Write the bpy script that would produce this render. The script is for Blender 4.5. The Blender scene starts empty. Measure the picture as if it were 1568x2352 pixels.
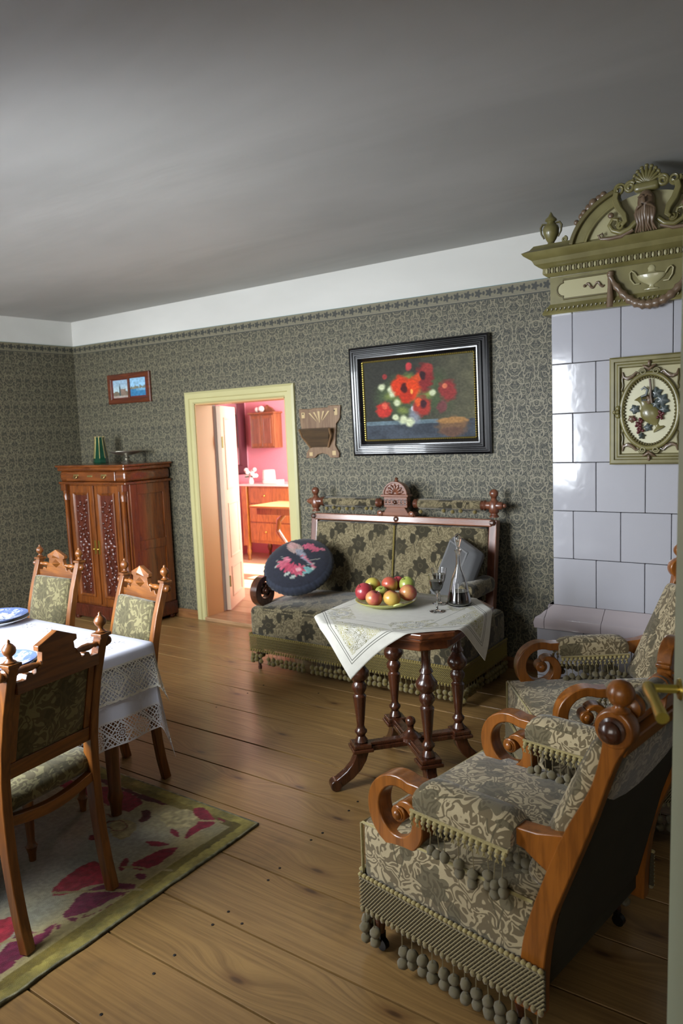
import bpy, bmesh, math, random
import numpy as np
from mathutils import Vector, Matrix

random.seed(7); rng = np.random.default_rng(5)
SC = bpy.context.scene
COL = SC.collection
PI = math.pi
cos, sin, rad = math.cos, math.sin, math.radians

# ------------------------------------------------------------------ camera
# calibrated from the floor boards, the back wall and the door posts
_F, _CX, _CY, CAM_H = 1676.0, 784.0, 1176.0, 1.6
def _unit(v): return v / np.linalg.norm(v)
_l = _unit(np.array([-1640 - _CX, 1090 - _CY, _F]))
_d = np.array([1380 - _CX, 16300 - _CY, _F]); _d = _unit(_d - _l * _d.dot(_l))
_X, _Z = -_l, -_d; _Y = np.cross(_Z, _X)
_R = np.array([_X, _Y, _Z])
cam = bpy.data.cameras.new('camera'); cam.sensor_fit = 'HORIZONTAL'; cam.sensor_width = 24.0
cam.lens = 24.0 * _F / 1568.0; cam.clip_start = 0.02
cam.dof.use_dof = True; cam.dof.focus_distance = 2.7; cam.dof.aperture_fstop = 4.0
cam_o = bpy.data.objects.new('camera', cam); COL.objects.link(cam_o)
_m = Matrix.Identity(4)
for _i in range(3):
    _m[_i][0] = _R[_i, 0]; _m[_i][1] = -_R[_i, 1]; _m[_i][2] = -_R[_i, 2]
_m[2][3] = CAM_H
cam_o.matrix_world = _m
SC.camera = cam_o

# ------------------------------------------------------------------ sky, daylight, exposure
world = bpy.data.worlds.new('sky'); SC.world = world; world.use_nodes = True
_bg = world.node_tree.nodes['Background']
_bg.inputs[0].default_value = (0.74, 0.86, 1.0, 1); _bg.inputs[1].default_value = 1.2

def area(name, loc, rot, sx, sy, power, color):
    L = bpy.data.lights.new(name, 'AREA'); L.shape = 'RECTANGLE'; L.size = sx; L.size_y = sy
    L.energy = power; L.color = color; L.spread = rad(136)
    o = bpy.data.objects.new(name, L); COL.objects.link(o); o.location = loc; o.rotation_euler = rot
    return o
WIN = [(-3.30, -2.12), (-5.70, -4.52)]          # daylight windows of the front wall (x range)
WZ = (0.92, 2.28)
for _a, _b in WIN:
    area('window_daylight', ((_a + _b) / 2, 0.43, (WZ[0] + WZ[1]) / 2), (rad(70), 0, 0), _b - _a - .12, WZ[1] - WZ[0] - .12, 88, (0.90, 0.95, 1.0))
# fill light added in the hall behind the camera to brighten the near side
area('hall_fill_light', (-.4, -1.72, 1.6), (rad(90), 0, 0), 1.6, 1.4, 15, (1.0, 0.93, 0.82))
# the sunlit window of the pink room, right of the doorway
area('pink_room_daylight', (-3.66, 6.35, 1.55), (0, rad(90), 0), 1.5, 1.3, 140, (1.0, 0.96, 0.94))
_s = bpy.data.lights.new('sun', 'SUN'); _s.energy = 26.0; _s.angle = rad(1.0); _s.color = (1.0, .94, .84)
_so = bpy.data.objects.new('sun', _s); COL.objects.link(_so); _so.location = (2, 7, 5)
_so.rotation_euler = Vector((-.78, -.07, -.62)).to_track_quat('-Z', 'Y').to_euler()

vs = SC.view_settings
vs.view_transform = 'Standard'; vs.look = 'None'; vs.exposure = 0.12; vs.gamma = 1.0
vs.use_curve_mapping = False
SC.cycles.use_denoising = True
SC.cycles.max_bounces = 8; SC.cycles.diffuse_bounces = 4; SC.cycles.glossy_bounces = 3
SC.cycles.use_adaptive_sampling = True; SC.cycles.adaptive_threshold = .03
SC.cycles.transmission_bounces = 8; SC.cycles.transparent_max_bounces = 12
SC.cycles.sample_clamp_indirect = 6.0; SC.cycles.caustics_reflective = False; SC.cycles.caustics_refractive = False

# ------------------------------------------------------------------ shader helpers
def hx(s):
    s = s.lstrip('#'); out = []
    for i in (0, 2, 4):
        c = int(s[i:i + 2], 16) / 255
        out.append(c / 12.92 if c <= .04045 else ((c + .055) / 1.055) ** 2.4)
    return (*out, 1.0)

class NB:
    def __init__(s, nt): s.nt = nt
    def n(s, t, **kw):
        o = s.nt.nodes.new(t)
        for k, v in kw.items(): setattr(o, k, v)
        return o
    def put(s, sock, v):
        if isinstance(v, bpy.types.NodeSocket): s.nt.links.new(v, sock)
        elif v is not None:
            if hasattr(sock, 'default_value') and not isinstance(sock.default_value, (float, int)) and isinstance(v, (int, float)): v = (v,) * len(sock.default_value)
            sock.default_value = v
    def m(s, op, a, b=0.0, c=0.0, clamp=False):
        o = s.n('ShaderNodeMath', operation=op, use_clamp=clamp)
        s.put(o.inputs[0], a); s.put(o.inputs[1], b); s.put(o.inputs[2], c)
        return o.outputs[0]
    def add(s, a, b): return s.m('ADD', a, b)
    def sub(s, a, b): return s.m('SUBTRACT', a, b)
    def mul(s, a, b): return s.m('MULTIPLY', a, b)
    def div(s, a, b): return s.m('DIVIDE', a, b)
    def mn(s, a, b): return s.m('MINIMUM', a, b)
    def mx(s, a, b): return s.m('MAXIMUM', a, b)
    def lt(s, a, b): return s.m('LESS_THAN', a, b)
    def gt(s, a, b): return s.m('GREATER_THAN', a, b)
    def ab(s, a): return s.m('ABSOLUTE', a)
    def fl(s, a): return s.m('FLOOR', a)
    def fr(s, a): return s.m('FRACT', a)
    def sstep(s, a, lo, hi):
        o = s.n('ShaderNodeMapRange', interpolation_type='SMOOTHSTEP'); s.put(o.inputs[0], a)
        o.inputs[1].default_value = lo; o.inputs[2].default_value = hi; return o.outputs[0]
    def hyp(s, a, b): return s.m('SQRT', s.add(s.mul(a, a), s.mul(b, b)))
    def band(s, v, lo, hi): return s.mul(s.gt(v, lo), s.lt(v, hi))
    def mix(s, f, a, b, blend='MIX'):
        o = s.n('ShaderNodeMix', data_type='RGBA', blend_type=blend); o.clamp_factor = True
        s.put(o.inputs[0], f); s.put(o.inputs[6], a); s.put(o.inputs[7], b); return o.outputs[2]
    def tc(s, k='Object'): return s.n('ShaderNodeTexCoord').outputs[k]
    def uv(s): return s.tc('UV')
    def sep(s, v):
        o = s.n('ShaderNodeSeparateXYZ'); s.put(o.inputs[0], v); return o.outputs
    def comb(s, x, y, z=0.0):
        o = s.n('ShaderNodeCombineXYZ'); s.put(o.inputs[0], x); s.put(o.inputs[1], y); s.put(o.inputs[2], z); return o.outputs[0]
    def map(s, v, scale=(1, 1, 1), loc=(0, 0, 0), rot=(0, 0, 0)):
        o = s.n('ShaderNodeMapping'); s.put(o.inputs[0], v)
        s.put(o.inputs[1], loc); s.put(o.inputs[2], rot); s.put(o.inputs[3], scale); return o.outputs[0]
    def noise(s, v, scale=5., detail=2., rough=.5, dist=0.):
        o = s.n('ShaderNodeTexNoise'); s.put(o.inputs['Vector'], v)
        o.inputs['Scale'].default_value = scale; o.inputs['Detail'].default_value = detail
        o.inputs['Roughness'].default_value = rough; o.inputs['Distortion'].default_value = dist
        return o.outputs[0]
    def vor(s, v, scale=5., feature='F1', rnd=1.):
        o = s.n('ShaderNodeTexVoronoi', feature=feature); s.put(o.inputs['Vector'], v)
        o.inputs['Scale'].default_value = scale; o.inputs['Randomness'].default_value = rnd
        return o.outputs['Distance']
    def vor2(s, v, scale=1.):
        o = s.n('ShaderNodeTexVoronoi', voronoi_dimensions='2D'); s.put(o.inputs['Vector'], v); o.inputs['Scale'].default_value = scale; return o.outputs['Distance']
    def rnd(s): return s.n('ShaderNodeObjectInfo').outputs['Random']
    def bump(s, h, strength=.3, dist=.01):
        o = s.n('ShaderNodeBump'); o.inputs['Strength'].default_value = strength; o.inputs['Distance'].default_value = dist
        s.put(o.inputs['Height'], h); return o.outputs[0]
    def attr(s, name):
        return s.n('ShaderNodeAttribute', attribute_name=name).outputs['Color']

def mat(name, fn=None, **kw):
    """principled material; fn(NB) may return a dict of further inputs"""
    m = bpy.data.materials.new(name); m.use_nodes = True
    nt = m.node_tree; p = nt.nodes['Principled BSDF']; b = NB(nt)
    d = dict(kw)
    if fn: d.update(fn(b) or {})
    names = {'color': 'Base Color', 'rough': 'Roughness', 'metal': 'Metallic', 'spec': 'Specular IOR Level', 'normal': 'Normal',
             'coat': 'Coat Weight', 'coat_rough': 'Coat Roughness', 'trans': 'Transmission Weight', 'ior': 'IOR', 'alpha': 'Alpha', 'sheen': 'Sheen Weight'}
    for k, v in d.items():
        if isinstance(v, str): v = hx(v)
        b.put(p.inputs[names[k]], v)
    return m

def wood(name, c1, c2, rough=.35, axis='z', scale=1., coat=.25, dark=None):
    def fn(b):
        v = b.tc('Object'); k = {'x': (.09, 1, 1), 'y': (1, .09, 1), 'z': (1, 1, .09)}[axis]
        v = b.map(v, scale=k)
        g = b.noise(v, 42 * scale, 4, .6, .6); g2 = b.noise(v, 7 * scale, 2, .5, .8)
        c = b.mix(b.sstep(g, .35, .68), hx(c1), hx(c2))
        c = b.mix(b.mul(b.sstep(g2, .45, .75), .45), c, hx(dark or c2))
        return dict(color=c, rough=b.add(rough - .05, b.mul(g, .14)), normal=b.bump(g, .06, .002))
    return mat(name, fn, coat=coat, coat_rough=.12)

# ------------------------------------------------------------------ mesh helpers
class MB:
    def __init__(s): s.v = []; s.f = []; s.M = None
    def add(s, vs, fs):
        k = len(s.v)
        if s.M is not None: vs = [tuple(s.M @ Vector(p)) for p in vs]
        s.v.extend([tuple(map(float, p)) for p in vs]); s.f.extend([tuple(i + k for i in f) for f in fs]); return s
    def box(s, x0, x1, y0, y1, z0, z1):
        return s.add([(x0, y0, z0), (x1, y0, z0), (x1, y1, z0), (x0, y1, z0), (x0, y0, z1), (x1, y0, z1), (x1, y1, z1), (x0, y1, z1)],
                     [(0, 3, 2, 1), (4, 5, 6, 7), (0, 1, 5, 4), (1, 2, 6, 5), (2, 3, 7, 6), (3, 0, 4, 7)])
    def lathe(s, prof, c=(0, 0, 0), axis='z', seg=16, cap=True, wob=None):
        vs = []; fs = []; n = len(prof)
        for i, (r, h) in enumerate(prof):
            for k in range(seg):
                a = 2 * PI * k / seg; rr = r * (wob(a, i) if wob else 1)
                p = (rr * cos(a), rr * sin(a), h)
                if axis == 'x': p = (p[2], p[0], p[1])
                elif axis == 'y': p = (p[1], p[2], p[0])
                elif axis == '-y': p = (p[0], -p[2], p[1])
                vs.append((p[0] + c[0], p[1] + c[1], p[2] + c[2]))
        for i in range(n - 1):
            for k in range(seg):
                a, b2 = i * seg + k, i * seg + (k + 1) % seg
                fs.append((a, b2, b2 + seg, a + seg))
        if cap:
            fs.append(tuple(range(seg))[::-1]); fs.append(tuple((n - 1) * seg + k for k in range(seg)))
        return s.add(vs, fs)
    def tube(s, pts, r, seg=8, closed=False, cap=True, flat=1.0):
        pts = [Vector(p) for p in pts]; n = len(pts)
        rs = r if isinstance(r, (list, tuple)) else [r] * n
        vs = []; fs = []; up = None
        for i, p in enumerate(pts):
            if closed: t = pts[(i + 1) % n] - pts[i - 1]
            else: t = pts[min(i + 1, n - 1)] - pts[max(i - 1, 0)]
            if t.length < 1e-9: t = Vector((0, 0, 1))
            t.normalize()
            if up is None:
                up = Vector((0, 0, 1)) if abs(t.z) < .9 else Vector((1, 0, 0))
            u = (up - t * up.dot(t))
            if u.length < 1e-6: u = Vector((1, 0, 0)) - t * t.x
            u.normalize(); up = u; w = t.cross(u)
            for k in range(seg):
                a = 2 * PI * k / seg
                vs.append(tuple(p + u * (rs[i] * cos(a)) + w * (rs[i] * flat * sin(a))))
        for i in range(n if closed else n - 1):
            j = (i + 1) % n
            for k in range(seg):
                k2 = (k + 1) % seg
                fs.append((i * seg + k, i * seg + k2, j * seg + k2, j * seg + k))
        if cap and not closed:
            fs.append(tuple(range(seg))[::-1]); fs.append(tuple((n - 1) * seg + k for k in range(seg)))
        return s.add(vs, fs)
    def prism(s, poly, d0, d1, plane='xz'):
        """extrude a 2-D outline; plane names the two axes of the outline"""
        def P(a, b2, d):
            return {'xz': (a, d, b2), 'yz': (d, a, b2), 'xy': (a, b2, d)}[plane]
        n = len(poly)
        vs = [P(a, b2, d0) for a, b2 in poly] + [P(a, b2, d1) for a, b2 in poly]
        fs = [tuple(range(n))[::-1], tuple(range(n, 2 * n))] + [(i, (i + 1) % n, n + (i + 1) % n, n + i) for i in range(n)]
        return s.add(vs, fs)
    def strip(s, cl, hw, d0, d1, plane='yz'):
        """a band that follows a 2-D centre line with half widths hw, extruded d0..d1"""
        n = len(cl); L = []; Rr = []
        for i in range(n):
            a = cl[max(i - 1, 0)]; b2 = cl[min(i + 1, n - 1)]
            t = Vector((b2[0] - a[0], b2[1] - a[1])); t.normalize()
            w = hw[i] if isinstance(hw, (list, tuple)) else hw
            L.append((cl[i][0] - t.y * w, cl[i][1] + t.x * w)); Rr.append((cl[i][0] + t.y * w, cl[i][1] - t.x * w))
        def P(a, d): return {'xz': (a[0], d, a[1]), 'yz': (d, a[0], a[1]), 'xy': (a[0], a[1], d)}[plane]
        vs = []
        for i in range(n): vs += [P(L[i], d0), P(Rr[i], d0), P(Rr[i], d1), P(L[i], d1)]
        fs = [(0, 1, 2, 3), tuple(4 * (n - 1) + k for k in (3, 2, 1, 0))]
        for i in range(n - 1):
            for k in range(4): fs.append((4 * i + k, 4 * i + (k + 1) % 4, 4 * i + 4 + (k + 1) % 4, 4 * i + 4 + k))
        return s.add(vs, fs)
    def ball(s, c, r, seg=12, rings=8, sc=(1, 1, 1)):
        prof = [(max(r * sin(PI * i / rings), 1e-5), -r * cos(PI * i / rings)) for i in range(rings + 1)]
        vs = []; fs = []
        for rr, h in prof:
            for k in range(seg):
                a = 2 * PI * k / seg; vs.append((c[0] + rr * cos(a) * sc[0], c[1] + rr * sin(a) * sc[1], c[2] + h * sc[2]))
        for i in range(rings):
            for k in range(seg):
                a, b2 = i * seg + k, i * seg + (k + 1) % seg; fs.append((a, b2, b2 + seg, a + seg))
        return s.add(vs, fs)
    def grid(s, fn, nu, nv, wrap=False):
        vs = [fn(i / nu, j / nv) for i in range(nu + 1) for j in range(nv + 1)]
        fs = [(i * (nv + 1) + j, (i + 1) * (nv + 1) + j, (i + 1) * (nv + 1) + j + 1, i * (nv + 1) + j + 1) for i in range(nu) for j in range(nv)]
        return s.add(vs, fs)
    def rbox(s, x0, x1, y0, y1, z0, z1, r=.02, crown=0., n=6, bulge=0.):
        """soft upholstered block: rounded edges, crowned top"""
        c = Vector(((x0 + x1) / 2, (y0 + y1) / 2, (z0 + z1) / 2)); h = Vector(((x1 - x0) / 2, (y1 - y0) / 2, (z1 - z0) / 2))
        vs = []; fs = []; idx = {}
        def ticks(hh):
            a = [-1, -1 + .3 * min(r / hh, 1), -1 + min(r / hh, 1)] ; m_ = [(-1 + min(r / hh, 1)) + (2 - 2 * min(r / hh, 1)) * k / n for k in range(1, n)]
            return a + m_ + [-x for x in a[::-1]]
        T = [ticks(h.x), ticks(h.y), ticks(h.z)]
        def V(p):
            key = tuple(round(q, 5) for q in p)
            if key in idx: return idx[key]
            q = Vector((p[0] * h.x, p[1] * h.y, p[2] * h.z)); inn = Vector([max(-(hh - r), min(hh - r, t)) for hh, t in zip(h, q)])
            d = q - inn
            if d.length > 1e-9: q = inn + d.normalized() * min(r, max(d.length, r if d.length > r * .98 else d.length))
            fx, fy, fz = 1 - p[0] ** 2, 1 - p[1] ** 2, 1 - p[2] ** 2
            if p[2] > 0: q.z += crown * p[2] * max(fx, 0) ** .6 * max(fy, 0) ** .6
            if bulge:
                q.x += bulge * p[0] * max(fy, 0) ** .6 * max(fz, 0) ** .6; q.y += bulge * p[1] * max(fx, 0) ** .6 * max(fz, 0) ** .6
            idx[key] = len(vs); vs.append(tuple(q + c)); return idx[key]
        for ax in range(3):
            A, B2 = [t for t in range(3) if t != ax]
            for sg in (-1, 1):
                for i in range(len(T[A]) - 1):
                    for j in range(len(T[B2]) - 1):
                        q = []
                        for (ii, jj) in ((i, j), (i + 1, j), (i + 1, j + 1), (i, j + 1)):
                            p = [0, 0, 0]; p[ax] = sg; p[A] = T[A][ii]; p[B2] = T[B2][jj]; q.append(V(p))
                        fs.append(tuple(q))
        return s.add(vs, fs)
    def frame(s, w, h, prof, cx=0., cz=0.):
        """mitred picture frame in the xz plane; prof = (inset, y) points from outside to inside"""
        vs = []; fs = []; n = len(prof)
        for ins, y in prof:
            a, b2 = w / 2 - ins, h / 2 - ins
            vs += [(cx - a, y, cz - b2), (cx + a, y, cz - b2), (cx + a, y, cz + b2), (cx - a, y, cz + b2)]
        for i in range(n - 1):
            for k in range(4): fs.append((4 * i + k, 4 * i + (k + 1) % 4, 4 * i + 4 + (k + 1) % 4, 4 * i + 4 + k))
        return s.add(vs, fs)
    def mesh(s, name, smooth=35, uv=True, recalc=True):
        me = bpy.data.meshes.new(name); me.from_pydata(s.v, [], s.f)
        if recalc:
            bm = bmesh.new(); bm.from_mesh(me); bmesh.ops.recalc_face_normals(bm, faces=bm.faces); bm.to_mesh(me); bm.free()
        if uv: box_uv(me)
        if smooth:
            me.polygons.foreach_set('use_smooth', [True] * len(me.polygons)); me.set_sharp_from_angle(angle=rad(smooth))
        me.update(); return me
    def build(s, name, m, parent=None, smooth=35, bevel=0., uv=True, recalc=True, seg=2):
        me = s.mesh(name, smooth, uv, recalc); return link(name, me, m, parent, bevel, seg)

def box_uv(me):
    nl = len(me.loops)
    if not nl: return
    L = me.uv_layers.new(name='UVMap')
    co = np.empty(len(me.vertices) * 3, 'f'); me.vertices.foreach_get('co', co); co = co.reshape(-1, 3)
    vi = np.empty(nl, 'i'); me.loops.foreach_get('vertex_index', vi)
    nr = np.empty(len(me.polygons) * 3, 'f'); me.polygons.foreach_get('normal', nr); nr = np.abs(nr.reshape(-1, 3))
    tot = np.empty(len(me.polygons), 'i'); me.polygons.foreach_get('loop_total', tot)
    ax = np.argmax(nr * np.array([1, 1, 1.02]), axis=1); ax = np.repeat(ax, tot)
    p = co[vi]
    u = np.where(ax == 0, p[:, 1], p[:, 0]); v = np.where(ax == 2, p[:, 1], p[:, 2])
    L.data.foreach_set('uv', np.stack([u, v], 1).astype('f').ravel())

def link(name, me, m, parent=None, bevel=0., seg=2):
    o = bpy.data.objects.new(name, me); COL.objects.link(o)
    if m is not None and not me.materials: me.materials.append(m)
    if parent is not None: o.parent = parent
    if bevel:
        md = o.modifiers.new('bevel', 'BEVEL'); md.width = bevel; md.segments = seg; md.limit_method = 'ANGLE'; md.angle_limit = rad(40)
    return o
def tag(o, label=None, cat=None, group=None, kind=None):
    if label: o['label'] = label
    if cat: o['category'] = cat
    if group: o['group'] = group
    if kind: o['kind'] = kind
    return o
def thing(name, label, cat, loc=(0, 0, 0), rz=0., group=None):
    o = bpy.data.objects.new(name, None); COL.objects.link(o); o.location = loc; o.rotation_euler = (0, 0, rz)
    o.empty_display_size = .1
    return tag(o, label, cat, group)
def copy_tree(o, parent=None):
    c = o.copy(); COL.objects.link(c); c.parent = parent
    for ch in list(o.children): copy_tree(ch, c)
    return c
def struct(o, label=None): return tag(o, label, kind='structure')
def colour_layer(me, cols):
    """per-vertex colours (sRGB 0..1 rows) for flat print"""
    a = me.color_attributes.new(name='print', type='FLOAT_COLOR', domain='POINT')
    c = np.asarray(cols, 'f'); c = np.where(c <= .04045, c / 12.92, ((c + .055) / 1.055) ** 2.4)
    a.data.foreach_set('color', np.concatenate([c, np.ones((len(c), 1))], 1).astype('f').ravel())
def inpoly(P, poly):
    x, y = P[:, 0], P[:, 1]; r = np.zeros(len(P), bool); n = len(poly)
    for i in range(n):
        (x0, y0), (x1, y1) = poly[i], poly[(i + 1) % n]
        c = ((y0 > y) != (y1 > y)); r ^= c & (x < (x1 - x0) * (y - y0) / (y1 - y0 + 1e-12) + x0)
    return r
def smooth_poly(p, n=3):
    for _ in range(n - 1):
        q = []
        for i in range(len(p)):
            a, b2 = p[i], p[(i + 1) % len(p)]
            q += [(a[0] * .75 + b2[0] * .25, a[1] * .75 + b2[1] * .25), (a[0] * .25 + b2[0] * .75, a[1] * .25 + b2[1] * .75)]
        p = q
    return p
def vnoise(P, s, seed=0):
    """cheap smooth value noise for painting colour layers"""
    g = np.random.default_rng(seed).random((64, 64)); q = P * s; i = np.floor(q).astype(int); f = q - i; f = f * f * (3 - 2 * f)
    a = lambda dx, dy: g[(i[:, 0] + dx) % 64, (i[:, 1] + dy) % 64]
    return (a(0, 0) * (1 - f[:, 0]) + a(1, 0) * f[:, 0]) * (1 - f[:, 1]) + (a(0, 1) * (1 - f[:, 0]) + a(1, 1) * f[:, 0]) * f[:, 1]
# ------------------------------------------------------------------ materials
def _wallpaper(b):
    o = b.tc('Object'); s_ = b.sep(o)
    # back wall runs along x, left wall along y: take their sum as running length
    run = b.add(s_[0], s_[1]); z = s_[2]
    CW, CH = .140, .482
    u = b.div(run, CW); col = b.fl(u); fu = b.mul(b.ab(b.sub(b.fr(u), .5)), CW)
    odd = b.fr(b.mul(col, .5))
    v = b.add(b.div(z, CH), odd); fv = b.mul(b.sub(b.fr(v), .5), CH)
    p0 = b.comb(fu, fv, 0.)
    nz = b.n('ShaderNodeTexNoise'); b.put(nz.inputs['Vector'], p0); nz.inputs['Scale'].default_value = 24.; nz.inputs['Detail'].default_value = 1.5
    ws = b.sep(nz.outputs['Color']); fu = b.ab(b.add(fu, b.mul(b.sub(ws[0], .5), .040))); fv = b.add(fv, b.mul(b.sub(ws[1], .5), .040))
    p = b.comb(fu, fv, 0.)
    def ring(cx, cy, r, w, sx=1.):
        d = b.ab(b.sub(b.hyp(b.mul(b.sub(fu, cx), sx), b.sub(fv, cy)), r)); return b.sub(d, w)
    parts = [ring(.0, .02, .046, .0021), ring(.0, .045, .022, .0021), ring(.046, .085, .018, .0021), ring(.040, -.055, .021, .0021), ring(.0, -.075, .030, .0021, .8),
             ring(.060, .015, .012, .0021), ring(.022, .125, .016, .0021), ring(.058, .160, .016, .0021), ring(.018, -.145, .022, .0021), ring(.056, -.125, .017, .0021),
             ring(.046, -.190, .018, .0021), ring(.012, .185, .018, .0021, .8), ring(.0, .225, .012, .0021), ring(.058, .215, .014, .0021), ring(.030, .060, .010, .0021)]
    d = parts[0]
    for q in parts[1:]: d = b.mn(d, q)
    # ogee lattice: pointed arches that run from column to column
    og = b.ab(b.sub(fu, b.add(.037, b.mul(b.m('COSINE', b.mul(fv, 2 * PI / .482 * 1.0)), .030)))); d = b.mn(d, b.sub(og, .0022))
    cup = b.ab(b.sub(b.add(b.mul(fu, 1.7), fv), .115)); d = b.mn(d, b.mx(b.sub(cup, .0024), b.sub(fu, .05)))
    lines = b.sub(1., b.sstep(d, -.0006, .0012))
    n2 = b.noise(p, 70, 1.5, .5, .4); tend = b.sub(1., b.sstep(b.ab(b.sub(n2, .5)), .018, .040))
    cover = b.mx(lines, b.mul(tend, .8))
    blot = b.sstep(ws[2], .48, .56)
    g = b.mix(blot, hx('#34352e'), hx('#444438'))
    c = b.mix(cover, g, hx('#7b745d'))
    return dict(color=c, rough=b.sub(.62, b.mul(cover, .14)))
M_paper = mat('wallpaper_damask', _wallpaper, spec=.4)

def _border(b):
    s_ = b.sep(b.uv()); u, v = s_[0], s_[1]           # v: 0 bottom .. .085 top (metres)
    fu = b.mul(b.sub(b.fr(b.div(u, .075)), .5), .075); w_ = b.sub(v, .045)
    th = b.m('ARCTAN2', w_, fu); r = b.hyp(fu, w_)
    leaf = b.lt(r, b.add(.021, b.mul(b.m('COSINE', b.mul(th, 5.)), .006)))
    small = b.lt(b.hyp(b.sub(b.ab(fu), .0375), b.mul(w_, .7)), .009)
    ln = b.mx(b.band(v, .008, .014), b.mx(b.band(v, .074, .079), b.lt(b.ab(b.sub(v, .018)), .0015)))
    c = b.mix(b.mx(leaf, small), hx('#6f6a55'), hx('#33342e'))
    c = b.mix(b.gt(v, .0755), c, hx('#45463d')); c = b.mix(b.lt(v, .020), c, hx('#3c3d34'))
    c = b.mix(ln, c, hx('#807a64')); c = b.mix(b.gt(v, .0815), c, hx('#4d8a90'))
    return dict(color=c)
M_border = mat('wallpaper_border', _border, rough=.6)

def _plaster(c1, c2, sc=1.2):
    def fn(b):
        o = b.tc('Object'); n1 = b.noise(b.map(o, scale=(.35, 1, 1)), sc, 4, .6, .3); n2 = b.noise(o, 60, 2)
        return dict(color=b.mix(b.sstep(n1, .3, .7), hx(c1), hx(c2)), normal=b.bump(b.add(n1, b.mul(n2, .03)), .25, .03))
    return fn
M_white = mat('white_plaster', _plaster('#d3d2cc', '#c6c5bf'), rough=.85)
M_ceil = mat('ceiling_paint', _plaster('#b4b4b0', '#a6a6a2', 1.5), rough=.8)
M_hall = mat('hall_paint', color='#7d7466', rough=.8)
M_pink = mat('pink_wall_paint', lambda b: dict(color=b.mix(b.noise(b.tc('Object'), 60, 2), hx('#de98a2'), hx('#d48894'))), rough=.75)

def _pine(b):
    r = b.rnd(); o = b.tc('Object')
    v = b.n('ShaderNodeVectorMath', operation='ADD'); b.put(v.inputs[0], o); b.put(v.inputs[1], b.comb(b.mul(r, 37.), b.mul(r, 11.), 0.))
    vv = v.outputs[0]
    kn = b.vor2(b.map(vv, scale=(1.15, 3.6, 0)), 1.0); knot = b.sub(1., b.sstep(kn, .025, .12)); core = b.sub(1., b.sstep(kn, .012, .045))
    flow = b.map(vv, scale=(.42, 13, 1)); warp = b.mul(b.sub(1., b.sstep(kn, .0, .36)), .8)
    sv = b.sep(flow); fl2 = b.comb(sv[0], b.add(sv[1], warp), 0.)
    g1 = b.noise(fl2, 5.5, 5, .62, .5); g2 = b.noise(b.map(fl2, scale=(.5, 6, 1)), 9, 3, .6)
    c = b.mix(b.sstep(g1, .32, .70), hx('#997848'), hx('#785b35'))
    c = b.mix(b.mul(b.sstep(g2, .5, .7), .28), c, hx('#6a4c2b'))
    c = b.mix(b.mul(r, .35), c, hx('#8d6a40'))
    c = b.mix(b.mul(knot, .55), c, hx('#5e3d22')); c = b.mix(b.mul(core, .8), c, hx('#3a2414'))
    dirt = b.noise(vv, 2.2, 4, .65); c = b.mix(b.mul(b.sstep(dirt, .54, .72), .42), c, hx('#54432f'))
    return dict(color=c, rough=b.add(.30, b.mul(g1, .22)), normal=b.bump(b.add(g1, b.mul(g2, .4)), .10, .004))
M_pine = mat('pine_floor_boards', _pine, spec=.5, coat=.35, coat_rough=.16)
M_gap = mat('floor_gap_dark', color='#1c140d', rough=.9)
M_nail = mat('nail_iron', color='#1e1a18', rough=.5, metal=.3)

M_cream = mat('cream_gloss_paint', lambda b: dict(color=b.mix(b.noise(b.tc('Object'), 3, 3), hx('#c0ba88'), hx('#b3ac7a'))), rough=.35, coat=.2)
M_jamb = mat('jamb_ochre_paint', color='#c6a26c', rough=.45)
M_doorw = mat('pink_room_door_paint', color='#d8c2a6', rough=.35)
M_green = mat('pale_green_door_paint', color='#b4bda4', rough=.4)
M_base = wood('baseboard_wood', '#8e6238', '#6e4524', .45, 'x')
M_brass = mat('brass', color='#b9a24e', metal=.9, rough=.28)
M_brassd = mat('old_brass', color='#9b8b58', metal=.8, rough=.4)
M_silver = mat('silver', color='#b9b4a6', metal=.9, rough=.3)
M_glasspane = mat('window_paint', color='#d8d8d2', rough=.4)

# ------------------------------------------------------------------ room shell
XL, XR, YF, YB, ZC = -6.22, .90, .45, 4.48, 2.755
def wall(name, m, boxes, label=None):
    w = MB()
    for q in boxes: w.box(*q)
    return struct(w.build(name, m, smooth=0, bevel=0), label)

floor = MB().box(XL - .3, XR + .3, -1.7, 4.45, -.10, -.022).build('floor', M_gap, smooth=0); struct(floor, 'wide pine board floor of the parlour')
joints = [.20, .48, .78, 1.075, 1.365, 1.603, 1.895, 2.172, 2.44, 2.708, 3.023, 3.30, 3.578, 3.755, 3.95, 4.155, 4.40, 4.50]
for i in range(len(joints) - 1):
    y0, y1 = joints[i], joints[i + 1]; L = XR - XL
    pk = MB().box(-L / 2, L / 2, -(y1 - y0) / 2 + .0036, (y1 - y0) / 2 - .0036, -.03, 0).build('plank', M_pine, floor, smooth=0, bevel=.001)
    pk.location = ((XL + XR) / 2, (y0 + y1) / 2, rng.uniform(-.0008, .0008))
hb = MB().box(-1.7, XR, -1.7, .2, -.03, -.001).build('plank', M_pine, floor, smooth=0)
nail_me = MB().lathe([(.0001, .0012), (.004, .0012), (.0052, .0004), (.0052, -.003)], seg=10, cap=False).mesh('nail')
nail_me.materials.append(M_nail)
for (x, y) in [(-1.681, 1.646), (-1.68, 1.57), (-1.681, 1.404), (-1.69, 1.93), (-1.679, 1.851), (-1.694, 2.205), (-1.703, 2.14), (-1.709, 2.485), (-1.70, 2.403), (-1.72, 2.684),
               (-1.675, 1.316), (-1.68, 1.13), (-3.043, 3.259), (-2.649, 3.472), (-1.60, 1.625), (-3.05, 2.99), (-3.05, 3.42)]:
    n = link('nail', nail_me, None, floor); n.location = (x, y, .0006)

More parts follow.
